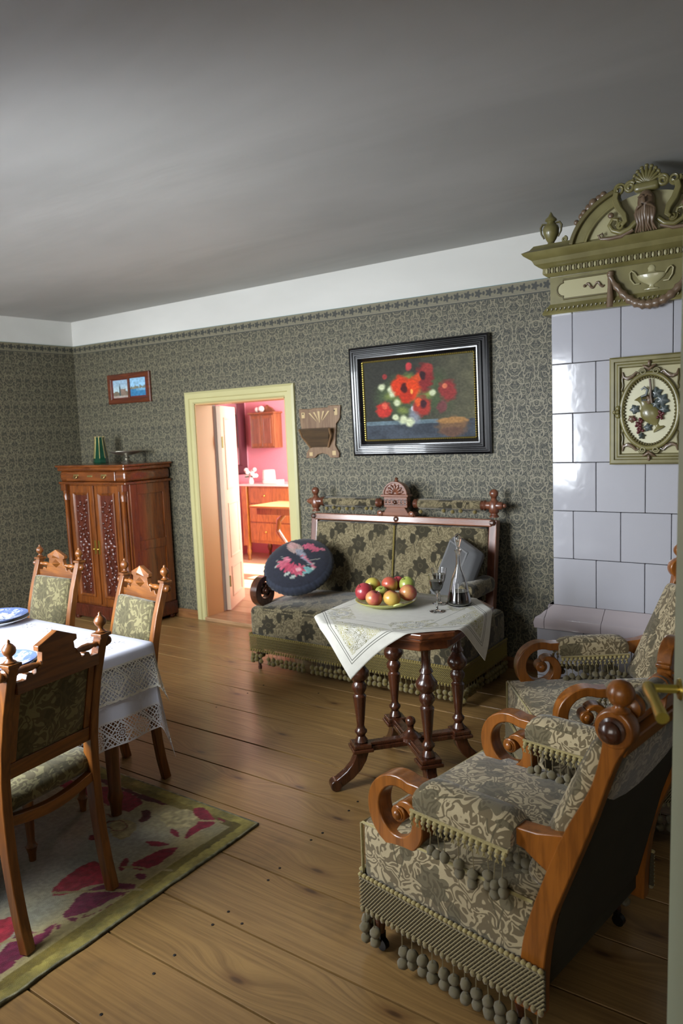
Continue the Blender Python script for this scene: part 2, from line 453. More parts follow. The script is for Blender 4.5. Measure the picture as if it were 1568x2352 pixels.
struct(MB().box(XL - .3, XR + .3, -1.7, YB + .25, ZC, ZC + .12).build('ceiling', M_ceil, smooth=0), 'grey plaster ceiling')
# back wall with the doorway
DX0, DX1, DZ = -4.612, -3.612, 1.888
wb = wall('wall_back', M_white, [(XL - .3, DX0, YB, YB + .25, 0, ZC), (DX1, XR + .3, YB, YB + .25, 0, ZC), (DX0, DX1, YB, YB + .25, DZ, ZC)], 'back wall, damask paper below a white plaster band')
def ptop(x): return 2.525 - (x - XL) * .0103          # the paper edge drops a little towards the stove
pp = MB(); e = .004
for (a, b_, z0) in ((XL, DX0 - .02, 0), (DX0 - .02, DX1 + .02, DZ + .01), (DX1 + .02, XR, 0)):
    pp.add([(a, YB - e, z0), (b_, YB - e, z0), (b_, YB - e, ptop(b_) - .083), (a, YB - e, ptop(a) - .083), (a, YB + .001, z0), (b_, YB + .001, z0), (b_, YB + .001, ptop(b_) - .083), (a, YB + .001, ptop(a) - .083)],
           [(0, 1, 2, 3), (7, 6, 5, 4), (3, 2, 6, 7), (0, 4, 5, 1), (1, 5, 6, 2), (0, 3, 7, 4)])
pp.build('wallpaper', M_paper, wb, smooth=0)
def border_strip(p0, p1, parent, nrm):
    me = bpy.data.meshes.new('wallpaper_border'); d = Vector(p1) - Vector(p0); n_ = Vector(nrm) * .006
    z = Vector((0, 0, .083)); P0, P1 = Vector(p0), Vector(p1)
    vs = [P0 - z + n_, P1 - z + n_, P1 + n_, P0 + n_, P0 - z, P1 - z, P1, P0]
    fs = [(0, 1, 2, 3), (3, 2, 6, 7), (0, 4, 5, 1), (1, 5, 6, 2), (0, 3, 7, 4)]
    me.from_pydata([tuple(v) for v in vs], [], fs); L = me.uv_layers.new(name='UVMap'); ln = d.length
    uvv = [(0, 0), (ln, 0), (ln, .083), (0, .083)] * 2
    for lp in me.loops: L.data[lp.index].uv = uvv[lp.vertex_index]
    bm = bmesh.new(); bm.from_mesh(me); bmesh.ops.recalc_face_normals(bm, faces=bm.faces); bm.to_mesh(me); bm.free()
    return link('wallpaper_border', me, M_border, parent)
border_strip((XL, YB, ptop(XL)), (XR, YB, ptop(XR)), wb, (0, -1, 0))
# left wall, not quite square to the back wall
SK = .07
def lw(y): return XL - (YB - y) * SK
def lbox(mb, y0, y1, z0, z1, t, off=0.):
    return mb.add([(lw(y0) + off, y0, z0), (lw(y1) + off, y1, z0), (lw(y1) - t, y1, z0), (lw(y0) - t, y0, z0), (lw(y0) + off, y0, z1), (lw(y1) + off, y1, z1), (lw(y1) - t, y1, z1), (lw(y0) - t, y0, z1)],
                  [(0, 1, 2, 3), (4, 7, 6, 5), (0, 4, 5, 1), (1, 5, 6, 2), (2, 6, 7, 3), (3, 7, 4, 0)])
wl = struct(lbox(MB(), YF - .3, YB + .02, 0, ZC, .25).build('wall_left', M_white, smooth=0), 'left wall with the same dark paper')
lp_ = MB(); lbox(lp_, YF, YB - e, 0, 2.525 - .083, .0, e); lp_.build('wallpaper', M_paper, wl, smooth=0)
border_strip((lw(YF), YF, 2.525), (lw(YB), YB - .004, 2.525), wl, (1, 0, 0))
lbox(MB(), 3.50, 3.506, 0, ZC, .0, .006).build('wallpaper_seam', M_white if False else mat('paper_seam', color='#5a5a4e', rough=.7), wl, smooth=0)
# right wall and front wall (windows and the doorway the camera looks through)
wall('wall_right', M_white, [(XR, XR + .25, YF - .25, YB + .25, 0, ZC)], 'right wall behind the armchairs')
OX0, OX1, OZ = -.90, .14, 2.10
fx = [(lw(YF) - .3, WIN[1][0], 0, ZC), (WIN[1][0], WIN[1][1], 0, WZ[0]), (WIN[1][0], WIN[1][1], WZ[1], ZC), (WIN[1][1], WIN[0][0], 0, ZC), (WIN[0][0], WIN[0][1], 0, WZ[0]), (WIN[0][0], WIN[0][1], WZ[1], ZC),
      (WIN[0][1], OX0, 0, ZC), (OX0, OX1, OZ, ZC), (OX1, XR + .25, 0, ZC)]
wall('wall_front', M_white, [(a, b_, YF - .25, YF, z0, z1) for a, b_, z0, z1 in fx], 'front wall with two windows')
for k, (a, b_) in enumerate(WIN):
    w = MB(); y0, y1 = YF - .14, YF - .09; t = .055
    w.box(a, a + t, y0, y1, *WZ); w.box(b_ - t, b_, y0, y1, *WZ); w.box(a, b_, y0, y1, WZ[0], WZ[0] + t); w.box(a, b_, y0, y1, WZ[1] - t, WZ[1])
    c_ = (a + b_) / 2; w.box(c_ - .04, c_ + .04, y0, y1, *WZ); w.box(a, b_, y0 + .01, y1 - .01, 1.80, 1.845)
    struct(w.build('window_%d' % (k + 1), M_glasspane, smooth=0, bevel=.004), 'white casement window in the front wall')
# the dim hall behind the camera
wall('wall_hall', M_hall, [(-1.95, -1.70, -1.7, .2, 0, ZC), (XR, XR + .25, -1.7, .2, 0, ZC), (-1.95, -1.25, -1.95, -1.7, 0, ZC), (.45, XR + .25, -1.95, -1.7, 0, ZC), (-1.25, .45, -1.95, -1.7, 0, .85), (-1.25, .45, -1.95, -1.7, 2.35, ZC)], 'walls of the hall the picture is taken from')
w = MB()
for q in ((-1.25, -1.19, .85, 2.35), (.39, .45, .85, 2.35), (-1.25, .45, .85, .91), (-1.25, .45, 2.29, 2.35), (-.43, -.37, .85, 2.35)): w.box(q[0], q[1], -1.86, -1.81, q[2], q[3])
struct(w.build('window_4', M_glasspane, smooth=0, bevel=.004), 'white window at the end of the hall')  # unseen frame, added only to go with the hall fill light
# skirting
def skirt(name, a, b_, y):
    m_ = MB(); m_.prism([(y, 0), (y - .022, 0), (y - .022, .055), (y - .014, .068), (y, .072)], a, b_, 'yz'); return struct(m_.build(name, M_base, smooth=0), 'low brown skirting board')
skirt('baseboard_back', XL, DX0 - .09, YB - e); skirt('baseboard_back', DX1 + .10, XR, YB - e)
sk = MB(); lbox(sk, YF, YB - .03, 0, .07, .0, .022); struct(sk.build('baseboard_left', M_base, smooth=0, bevel=.005), 'low brown skirting board on the left wall')
# door casing, threshold, jamb lining
cs = MB(); P = [(0, 0), (.0, -.018), (.018, -.028), (.055, -.028), (.062, -.018), (.088, -.018), (.100, -.006), (.100, 0)]
def casing(mb):
    prof = [(q, YB - .004 + y) for q, y in P]
    o = []
    for ins, y in prof:
        a, b_, t = DX0 - .094 + ins, DX1 + .100 - ins, DZ + .098 - ins
        o += [(a, y, 0), (a, y, t), (b_, y, t), (b_, y, 0)]
    fs = []
    for i in range(len(prof) - 1):
        for k in range(3): fs.append((4 * i + k, 4 * i + k + 1, 4 * i + 5 + k, 4 * i + 4 + k))
    return mb.add(o, fs)
tr = casing(cs).build('trim_1', M_cream, smooth=0); struct(tr, 'pale yellow moulded door casing')
jl = MB(); jl.box(DX0 - .001, DX0 + .012, YB - .002, YB + .20, 0, DZ); jl.box(DX1 - .012, DX1 + .001, YB - .002, YB + .20, 0, DZ); jl.box(DX0, DX1, YB - .002, YB + .20, DZ - .012, DZ + .001)
jl.build('jamb_lining', M_jamb, tr, smooth=0)
MB().box(DX0, DX1, YB - .03, YB + .27, -.01, .028).build('threshold', wood('threshold_wood', '#b08a62', '#8a6644', .5, 'x'), tr, smooth=0, bevel=.006)
# ------------------------------------------------------------------ furniture materials
def fabric(name, ground, light, dark, sc=1., motif=1., lines=7.5, flower=.055):
    def fn(b):
        uv = b.map(b.uv(), scale=(1 / sc, 1 / sc, 1)); s_ = b.sep(uv); u, v = s_[0], s_[1]
        n = b.noise(uv, 17, 1.4, .45, 1.1)
        ln = b.sstep(b.m('SINE', b.mul(n, 2 * PI * lines)), -.15, .25)
        fine = b.noise(uv, 260, 1)
        CW, CH = .175, .25
        def cell(off_u, off_v):
            a = b.add(b.div(u, CW), off_u); col = b.fl(a); fu = b.mul(b.sub(b.fr(a), .5), CW)
            bb = b.add(b.add(b.div(v, CH), off_v), b.fr(b.mul(col, .5))); fv = b.mul(b.sub(b.fr(bb), .5), CH); return fu, fv
        fu, fv = cell(.2, .1); wob = b.mul(b.sub(b.noise(uv, 30, 1), .5), .030)
        th = b.m('ARCTAN2', fv, fu); r = b.add(b.hyp(fu, fv), wob)
        R = b.add(flower, b.mul(b.m('COSINE', b.mul(th, 7.)), flower * .17))
        fl = b.lt(r, R); ring = b.band(r, flower * .26, flower * .36)
        gu, gv = cell(.62, .34)
        tul = b.lt(b.hyp(b.mul(gu, 1.5), b.add(gv, wob)), .036)
        stem = b.mul(b.lt(b.ab(b.add(gu, b.mul(gv, .3))), .0028), b.band(gv, -.10, -.02))
        stem2 = b.mul(b.lt(b.ab(b.sub(fu, b.mul(fv, .35))), .003), b.band(fv, -.12, 0.))
        dk = b.mx(b.mx(fl, tul), b.mx(stem, stem2))
        c = b.mix(ln, hx(ground), hx(light)); c = b.mix(b.mul(dk, motif), c, hx(dark))
        c = b.mix(b.mul(b.mul(ring, fl), .5 * motif), c, hx(ground))
        wear = b.noise(b.tc('Object'), 6, 3); c = b.mix(b.mul(b.sstep(wear, .5, .75), .30), c, hx(ground))
        h = fine
        return dict(color=c, normal=b.bump(h, .30, .002))
    return mat(name, fn, rough=.85, sheen=.25, spec=.25)
F_arm = fabric('armchair_tapestry', '#675a41', '#a89978', '#4c4530', .95, .8, 6.)
F_sofa = fabric('sofa_tapestry', '#5b523b', '#7d7256', '#302b1c', .95, 1., 6., .058)
F_chair = fabric('chair_tapestry', '#544d34', '#766f4e', '#403b25', .9, .7, 4.5)
F_back = mat('dark_back_cloth', lambda b: dict(color=b.mix(b.noise(b.tc('Object'), 9, 3), hx('#2e291a'), hx('#3c3622'))), rough=.95)
def yarn(name, c1, c2):
    def fn(b):
        o = b.tc('Object'); n = b.noise(o, 190, 2); r = b.rnd()
        c = b.mix(b.mul(n, 1.1), hx(c1), hx(c2)); c = b.mix(b.mul(r, .35), c, hx(c1))
        return dict(color=c, normal=b.bump(n, .8, .003))
    return mat(name, fn, rough=.95, sheen=.3, spec=.15)
Y_arm = yarn('armchair_fringe_yarn', '#6b6042', '#9a8d68')
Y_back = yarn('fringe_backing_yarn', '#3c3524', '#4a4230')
Y_sofa = yarn('sofa_fringe_yarn', '#675929', '#938346')
Y_trim = yarn('braid_trim_yarn', '#85794f', '#a99a68')
W_oak = wood('honey_walnut', '#96591f', '#744213', .30, 'z', 1., .35, '#57300e')
W_oakx = wood('honey_walnut_rail', '#96591f', '#744213', .30, 'x', 1., .35, '#57300e')
W_chair = wood('chair_walnut', '#85501f', '#603613', .34, 'z', 1., .3, '#542a10')
W_chairx = wood('chair_walnut_rail', '#85501f', '#603613', .34, 'x', 1., .3, '#542a10')
W_sofa = wood('sofa_walnut', '#7a4a34', '#583020', .28, 'z', 1., .4, '#3f2014')
W_sofax = wood('sofa_walnut_rail', '#855640', '#643c2b', .25, 'x', 1., .5, '#4a2a1c')
W_table = wood('dark_turned_walnut', '#502b19', '#351b0f', .25, 'z', 1., .5, '#2c130a')
W_tablex = wood('dark_walnut_top', '#744021', '#4c2612', .28, 'x', 1., .4, '#34180b')
W_cab = wood('cabinet_mahogany', '#7d4419', '#562b0e', .24, 'z', 1., .5, '#45200b')
W_cabx = wood('cabinet_mahogany_rail', '#78411a', '#53290f', .24, 'x', 1., .5, '#45200b')
W_cabd = wood('cabinet_dark_burl', '#5a2617', '#3a170d', .26, 'z', 2.2, .5, '#2c1009')
M_caster = mat('black_caster', color='#15120f', rough=.4, metal=.4)
M_darkhole = mat('shadow_dark', color='#14100b', rough=.9)

pom_me = None
def pom_mesh(m):
    bm = bmesh.new(); bmesh.ops.create_icosphere(bm, subdivisions=2, radius=1.)
    for v in bm.verts: v.co *= 1 + rng.uniform(-.09, .09)
    me = bpy.data.meshes.new('pompom'); bm.to_mesh(me); bm.free()
    me.polygons.foreach_set('use_smooth', [True] * len(me.polygons)); me.materials.append(m); return me
POM = {k: pom_mesh(k) for k in (Y_arm, Y_sofa)}

def fringe(root, p0, p1, nrm, z0, z1, zp, yarn_m, band, cords, step=.036, pr=.0168, rows=2, miss=.05, trim=None, back=None):
    """knotted gimp band between z0 and z1 with hanging pompoms down to zp; p0,p1,nrm are 2-D in root space"""
    p0, p1, n_ = Vector((*p0, 0)), Vector((*p1, 0)), Vector((*nrm, 0)); d = p1 - p0; L = d.length; d.normalize()
    P = lambda s, z, o=.006: tuple(p0 + d * s + n_ * o + Vector((0, 0, z)))
    # heading braid
    k = int(L / .016)
    for j in range(k):
        s = (j + .5) * L / k; (trim or band).ball(P(s, z0 - .004, .008), .0088, 6, 4, (1, 1, .8))
    band.tube([P(0, z0 - .014), P(L, z0 - .014)], .0035, 5)
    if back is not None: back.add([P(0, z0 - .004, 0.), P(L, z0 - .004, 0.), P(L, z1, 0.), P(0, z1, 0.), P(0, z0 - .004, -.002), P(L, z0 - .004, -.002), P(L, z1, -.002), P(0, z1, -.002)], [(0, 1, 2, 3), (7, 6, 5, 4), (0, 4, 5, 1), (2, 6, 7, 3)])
    # diagonal lattice
    h = z0 - .016 - z1; k = int(L / .0105)
    for j in range(-10, k):
        a = j * L / k; b2 = a + h * .85
        s0, s1 = max(a, 0), min(b2, L)
        if s1 - s0 > .006:
            f0, f1 = (s0 - a) / (b2 - a), (s1 - a) / (b2 - a)
            band.tube([P(s0, z1 + h * f0, .006), P(s1, z1 + h * f1, .006)], .0026, 4)
    for q in range(1, 5): band.tube([P(0, z1 + h * q / 5, .003), P(L, z1 + h * q / 5, .003)], .0018, 4)
    k = int(L / .02)
    for j in range(k): band.ball(P((j + .5) * L / k, z1 - .004, .006), .0085, 6, 4, (1, 1, 1.25))
    # pompoms, each its own piece
    k = int(L / step); zz = z1 - .012
    for j in range(k):
        s = (j + .5) * L / k
        if rng.random() < miss: continue
        zs = [zp + pr + (rows - 1 - q) * pr * 1.85 for q in range(rows)]
        if rng.random() < .3: zs = [z + rng.uniform(-.012, .014) for z in zs]
        cords.tube([P(s, zz), P(s + rng.uniform(-.004, .004), zs[-1])], .0018, 4)
        for z in zs:
            o = link('pompom', POM[yarn_m], None, root); r = pr * rng.uniform(.92, 1.08)
            o.location = P(s + rng.uniform(-.003, .003), z, .004 + rng.uniform(-.003, .003)); o.scale = (r, r, r * 1.05)
            o.rotation_euler = (rng.uniform(0, 6), rng.uniform(0, 6), 0)

def finial_prof(h=.075, r=.02):
    return [(r * .55, 0), (r * .9, h * .06), (r * .45, h * .16), (r * .40, h * .28), (r * .85, h * .40), (r * 1.0, h * .52), (r * .95, h * .64), (r * .6, h * .78), (r * .25, h * .86), (r * .28, h * .93), (r * .12, h), (.0005, h * 1.005)]

def scroll_arm(root, x, wood_m, pad_m, yarn_m, s=-1, dy=0., sc=1., depth=.060, post=True):
    """one arm: curled scroll front, bar, upholstered pad with fringe; s = outward side"""
    T = lambda y, z: (y * sc + dy, z)
    cy_, cz_ = .172, .498
    cl = []; hw = []
    for k in range(34):
        t = k / 33; a = rad(112 - 385 * t)
        R = .096 if t < .42 else .096 - .074 * ((t - .42) / .58) ** 1.7
        cl.append(T(cy_ + R * cos(a), cz_ + R * sin(a) * 1.02)); hw.append(.0165 + .008 * sin(PI * min(t * 1.1, 1)) ** 2 if t < .80 else .0135 * (1 - t) / .20 + .005)
    m_ = MB(); m_.strip([T(.06, .584), T(.10, .588)] + cl[0:], [.0175, .0175] + hw, x - depth / 2, x + depth / 2, 'yz')
    m_.lathe([(.026, -depth * .46), (.026, depth * .46)], (x, cy_ * sc + dy + .002, cz_ - .002), 'x', 18)
    o = m_.build('arm_scroll', wood_m, root, 40, .004)
    bs = MB(); c = (x, cy_ * sc + dy + .002, cz_ - .002)
    bs.lathe([(.019, -depth * .52), (.019, depth * .52)], c, 'x', 16); bs.ball((c[0] + s * depth * .54, c[1], c[2]), .015, 12, 8, (.7, 1, 1)); bs.ball((c[0] - s * depth * .54, c[1], c[2]), .015, 12, 8, (.7, 1, 1))
    bs.build('scroll_boss', wood_m, o, 40)
    b_ = MB(); b_.prism([T(.10, .604), T(.06, .604), T(-.2, .597), T(-.27, .603), T(-.35, .625), T(-.335, .545), T(-.30, .512), T(-.265, .53), T(-.235, .548), T(-.2, .556), T(.08, .566), T(.10, .575)], x - .024, x + .024, 'yz')
    b_.build('arm_rail', wood_m, root, 40, .003)
    pad = MB(); y0, y1 = T(.098, 0)[0], T(-.215, 0)[0]; w = .060
    def sec(u, v):
        a = PI * (1.16 - 1.32 * v); ends = max(0, 1 - (2 * u - 1) ** 8)
        zz = .576 + (.052 * max(sin(a), -.3) if sin(a) > 0 else .060 * sin(a) * 1.25) * (.55 + .45 * ends)
        return (x + w * (cos(a) if sin(a) >= 0 else (1 if cos(a) > 0 else -1) * (1.0)) * (.86 + .14 * ends), y0 + (y1 - y0) * u, zz)
    pad.grid(sec, 14, 18)
    for u in (0, 1):
        pts = [sec(u, v / 18) for v in range(19)]; pad.add(pts, [tuple(range(19))])
    pd = pad.build('arm_pad', pad_m, root, 60)
    band, cords = MB(), MB(); zb = .540
    for sd in (s, -s):
        xx = x + sd * w * .98
        k = 16
        for j in range(k):
            yy = y0 + (y1 - y0) * (j + .5) / k
            band.ball((xx + sd * .005, yy, zb), .0088, 6, 4); band.ball((xx + sd * .003, yy + .006, zb - .014), .0062, 6, 4)
            band.tube([(xx + sd * .004, yy, zb - .010), (xx + sd * .003, yy + .008, zb - .032)], .0022, 4); band.tube([(xx + sd * .004, yy + .008, zb - .010), (xx + sd * .003, yy, zb - .032)], .0022, 4)
        band.tube([(xx + sd * .003, y0, zb + .010), (xx + sd * .003, y1, zb + .010)], .005, 6)
        k = 13 if sd == s else 11
        for j in range(k):
            yy = y0 - .012 + (y1 - y0 + .02) * (j + .5) / k
            if rng.random() < .06: continue
            zb2 = .455 + rng.uniform(-.012, .012); cords.tube([(xx, yy, zb - .03), (xx, yy + rng.uniform(-.006, .006), zb2)], .0016, 4)
            for q in range(2 if (j > k * .45 or j < 2) else 1):
                o2 = link('pompom', POM[yarn_m], None, root); r = .0138 * rng.uniform(.92, 1.08); o2.location = (xx + rng.uniform(-.004, .004), yy, zb2 - q * .026); o2.scale = (r, r, r * 1.12); o2.rotation_euler = (rng.uniform(0, 6), rng.uniform(0, 6), 0)
    band.build('arm_fringe', Y_trim if yarn_m is Y_arm else yarn_m, root, 60, uv=False); tag(cords.build('arm_fringe_cord', yarn_m, root, 60, uv=False), kind='stuff')

# ------------------------------------------------------------------ armchairs
def make_armchair():
    t = thing('armchair', 'x', 'armchair', group='upholstered scroll-arm armchairs')
    MB().rbox(-.325, .325, -.27, .322, .235, .425, .022, .028, 7, .006).build('seat', F_arm, t, 60)
    pip = MB(); zt = .4165
    pip.tube([(-.322, -.26, zt), (-.322, .318, zt), (.322, .318, zt), (.322, -.26, zt)], .0055, 6); pip.tube([(-.325, .322, .25), (-.325, .322, zt)], .005, 6); pip.tube([(.325, .322, .25), (.325, .322, zt)], .005, 6)
    pip.build('piping', Y_trim, t, 60)
    MB().box(-.31, .31, -.26, .31, .15, .24).build('seat_base', F_back, t, 0)
    # legs and casters
    for sx in (-1, 1):
        for yy in (.29, -.20):
            lg = MB(); lg.lathe([(.020, .155), (.022, .14), (.014, .12), (.018, .10), (.011, .055)], (sx * .29, yy, 0), seg=12); lo = lg.build('leg', W_table, t, 40)
            cm = MB(); cm.lathe([(.019, -.009), (.019, .009)], (sx * .29, yy - .006, .019), 'x', 14); cm.box(sx * .29 - .013, sx * .29 + .013, yy - .008, yy + .006, .03, .058); cm.build('caster', M_caster, lo, 40)
    band, cords, trim, back = MB(), MB(), MB(), MB()
    fringe(t, (-.334, .326), (-.334, -.298), (-1, 0), .262, .150, .040, Y_arm, band, cords, trim=trim, back=back)
    fringe(t, (.328, .326), (-.328, .326), (0, 1), .262, .150, .040, Y_arm, band, cords, trim=trim, back=back)
    fringe(t, (.334, -.298), (.334, .326), (1, 0), .262, .150, .040, Y_arm, band, cords, trim=trim, back=back)
    back.build('fringe_backing', Y_back, t, 0, uv=False); band.build('fringe_band', Y_arm, t, 60, uv=False); trim.build('fringe_heading', Y_trim, t, 60, uv=False); tag(cords.build('fringe_cord', Y_arm, t, 60, uv=False), kind='stuff')
    # curved back posts with turned boss and ball
    fr_ = [(-.205, .12), (-.222, .235), (-.240, .34), (-.293, .50), (-.350, .643), (-.413, .77), (-.440, .875), (-.436, .905)]
    bk_ = [(-.285, .12), (-.290, .245), (-.312, .384), (-.352, .50), (-.413, .665), (-.467, .828), (-.495, .885), (-.503, .915)]
    def rs(p, n=5):
        out = []
        for i in range(len(p) - 1):
            p0, p1, p2, p3 = p[max(i - 1, 0)], p[i], p[i + 1], p[min(i + 2, len(p) - 1)]
            for k in range(n):
                u = k / n; f = lambda a, b2, c, d: .5 * (2 * b2 + (c - a) * u + (2 * a - 5 * b2 + 4 * c - d) * u * u + (3 * b2 - a - 3 * c + d) * u ** 3)
                out.append((f(p0[0], p1[0], p2[0], p3[0]), f(p0[1], p1[1], p2[1], p3[1])))
        return out + [p[-1]]
    A, B2 = rs(fr_), rs(bk_)
    for sx in (-1, 1):
        x0, x1 = sx * .31 - .019, sx * .31 + .019
        m_ = MB(); vs = []
        for a, b_ in zip(A, B2): vs += [(x0, a[0], a[1]), (x1, a[0], a[1]), (x1, b_[0], b_[1]), (x0, b_[0], b_[1])]
        n_ = len(A); fs = [(0, 1, 2, 3), tuple(4 * (n_ - 1) + k for k in (3, 2, 1, 0))]
        for i in range(n_ - 1):
            for k in range(4): fs.append((4 * i + k, 4 * i + (k + 1) % 4, 4 * i + 4 + (k + 1) % 4, 4 * i + 4 + k))
        m_.add(vs, fs); m_.lathe([(.043, -.021), (.046, -.012), (.046, .012), (.043, .021)], (sx * .31, -.468, .922), 'x', 24)
        po = m_.build('post', W_oak, t, 45, .003)
        kb = MB(); kb.lathe([(.030, -.002), (.030, .008), (.024, .012), (.026, .020), (.018, .030), (.0005, .033)] if sx > 0 else [(.030, .002), (.030, -.008), (.024, -.012), (.026, -.020), (.018, -.030), (.0005, -.033)], (sx * .331, -.468, .922), 'x', 18); kb.build('boss', W_table, po, 50)
        fb = MB(); fb.lathe([(.020, .955), (.024, .963), (.013, .972), (.013, .978)], (sx * .31, -.474, 0), seg=14); fb.ball((sx * .31, -.476, 1.003), .031, 16, 10); fb.build('ball_finial', W_oak, po, 50)
        scroll_arm(t, sx * .298, W_oak, F_arm, Y_arm, sx)
    # backrest pad, back cover, rails, bolster and crest
    bp = MB(); ang = math.atan2(.20, .44)
    bp.M = Matrix.Translation((0, -.262, .425)) @ Matrix.Rotation(ang, 4, 'X'); bp.rbox(-.285, .285, -.012, .062, 0, .465, .028, 0, 6, .012); bp.build('backrest', F_arm, t, 60)
    bc = MB(); bc.grid(lambda u, v: (-.288 + .576 * u, np.interp(v * .70 + .2, [.2, .5, .9], [-.262, -.335, -.468]) - .005, .2 + v * .70), 4, 12); bc.build('back_cover', F_back, t, 60)
    tr_ = MB(); tr_.prism([(-.440, .862), (-.480, .848), (-.494, .890), (-.452, .905)], -.30, .30, 'yz'); tr_.build('top_rail', W_oakx, t, 40, .004)
    for sx in (-1, 1):
        bo = MB(); bo.lathe([(.026, .075), (.026, .245)], (0, -.474, .955), 'x', 16) if sx > 0 else bo.lathe([(.026, -.245), (.026, -.075)], (0, -.474, .955), 'x', 16); bo_ = bo.build('bolster', F_arm, t, 50)
        for xx in (.255, .085):
            te = MB(); te.lathe([(.016, -.022), (.029, -.012), (.024, 0), (.030, .012), (.016, .022)], (sx * xx, -.474, .955), 'x', 16); te.build('turned_end', W_oak, bo_, 50)
    cr = MB(); cr.prism([(-.10, .90), (-.085, .935), (-.062, .945), (-.060, .99), (-.070, .995), (-.070, 1.005)] + [(.062 * cos(a), 1.005 + .055 * sin(a)) for a in [PI - PI * k / 10 for k in range(11)]] + [(.070, 1.005), (.070, .995), (.060, .99), (.062, .945), (.085, .935), (.10, .90)], -.492, -.456, 'xz')
    co_ = cr.build('crest', W_oakx, t, 40, .003)
    gv = MB()
    for q in (.952, .966, .980): gv.box(-.055, .055, -.497, -.49, q, q + .006)
    gv.build('crest_moulding', W_oakx, co_, 0, .001)
    return t
A1 = make_armchair(); A1.location = (-.812, 2.004, 0); A1.rotation_euler.z = rad(80)
A1['label'] = 'nearest scroll-arm armchair in worn olive tapestry with pompom fringe, by the pale green door'
A2 = copy_tree(A1); A2.location = (-.822, 3.035, 0); A2.rotation_euler.z = rad(125.5)
A2['label'] = 'scroll-arm tapestry armchair standing right in front of the white tiled stove'
# ------------------------------------------------------------------ sofa (faces -y; local x right, y back)
so = thing('sofa', 'two-seat sofa in dark flowered tapestry with pompom fringe against the back wall', 'sofa', (-2.545, 4.0, 0))
MB().rbox(-.785, .785, -.375, .30, .235, .440, .035, .045, 9, .006).build('seat', F_sofa, so, 60)
MB().box(-.75, .75, -.35, .28, .15, .24).build('seat_base', F_back, so, 0)
band, cords = MB(), MB()
fringe(so, (-.785, -.378), (.785, -.378), (0, -1), .256, .150, .052, Y_sofa, band, cords, step=.036, pr=.0155)
fringe(so, (.788, -.375), (.788, .29), (1, 0), .256, .150, .052, Y_sofa, band, cords, step=.036, pr=.0155)
fringe(so, (-.788, .29), (-.788, -.375), (-1, 0), .256, .150, .052, Y_sofa, band, cords, step=.05, pr=.0155)
tag(band.build('fringe_band', Y_sofa, so, 60, uv=False)); tag(cords.build('fringe_cord', Y_sofa, so, 60, uv=False), kind='stuff')
for sx in (-1, 1):
    for yy in (-.335, .25):
        MB().lathe([(.022, .16), (.024, .14), (.015, .125), (.020, .105), (.013, .06), (.010, .025), (.014, .018), (.012, .0)], (sx * .745, yy, 0), seg=14).build('leg', W_table, so, 45)
lean = math.atan2(.085, .56)
def BK(): m_ = MB(); m_.M = Matrix.Translation((0, .205, .43)) @ Matrix.Rotation(-lean, 4, 'X'); return m_
for sx in (-1, 1):
    q = BK(); x0, x1 = (-.672, -.004) if sx < 0 else (.004, .672)
    q.rbox(x0, x1, 0, .085, -.01, .535, .022, 0, 7, .010).build('backrest', F_sofa, so, 60)
BK().tube([(0, -.004, 0), (0, -.006, .52)], .006, 6).build('back_seam', Y_sofa, so, 50)
MB().add([(-.69, .305, .2), (.69, .305, .2), (.69, .385, .99), (-.69, .385, .99), (-.69, .325, .2), (.69, .325, .2), (.69, .395, .99), (-.69, .395, .99)], [(0, 1, 2, 3), (7, 6, 5, 4), (0, 4, 5, 1), (2, 6, 7, 3), (1, 5, 6, 2), (3, 7, 4, 0)]).build('back_cover', F_back, so, 0)
yt = .295       # y of the post tops
for sx in (-1, 1):
    p = BK(); p.box(sx * .705 - .027, sx * .705 + .027, .02, .075, -.33, .585); po = p.build('post', W_sofa, so, 0, .005)
    f = MB(); f.lathe([(.030, 1.02), (.030, 1.03), (.022, 1.035), (.022, 1.045), (.032, 1.052), (.034, 1.075), (.034, 1.115), (.028, 1.122), (.020, 1.130), (.016, 1.14), (.022, 1.148)], (sx * .705, yt + .04, 0), seg=20)
    f.ball((sx * .705, yt + .04, 1.172), .029, 16, 10); f.lathe([(.020, -.06), (.026, -.045), (.026, .045), (.020, .060)], (sx * .705, yt + .04, 1.095), 'x', 16); f.ball((sx * .775, yt + .04, 1.095), .014, 10, 8); f.build('finial', W_sofa, po, 50)
ra = BK(); ra.box(-.70, .70, .012, .06, .540, .590); ro = ra.build('top_rail', W_sofax, so, 0, .008)
for xx in (-.705, 0., .705):
    b_ = BK(); b_.lathe([(.019, 0), (.019, .006), (.012, .010), (.013, .016), (.0005, .019)], (xx, .012, .566), '-y', 16); b_.build('rosette_button', W_table, ro, 50)
for sx in (-1, 1):
    a, b_ = sorted((sx * .165, sx * .62))
    o = MB().lathe([(.030, a), (.034, a + .01), (.034, b_ - .01), (.030, b_)], (0, yt + .04, 1.095), 'x', 20).build('bolster', F_sofa, so, 50)
    for xx in (.150, .640):
        MB().lathe([(.016, -.028), (.032, -.016), (.027, -.004), (.036, .006), (.022, .018), (.018, .028)], (sx * xx, yt + .04, 1.095), 'x', 18).build('turned_end', W_sofa, o, 50)
    for k in range(8):
        if rng.random() < .2: continue
        q = link('pompom', POM[Y_sofa], None, so); r = .0145; q.location = (a + .03 + (b_ - a - .06) * k / 7 + rng.uniform(-.01, .01), yt + .015, 1.052 + rng.uniform(-.008, .006)); q.scale = (r, r, r)
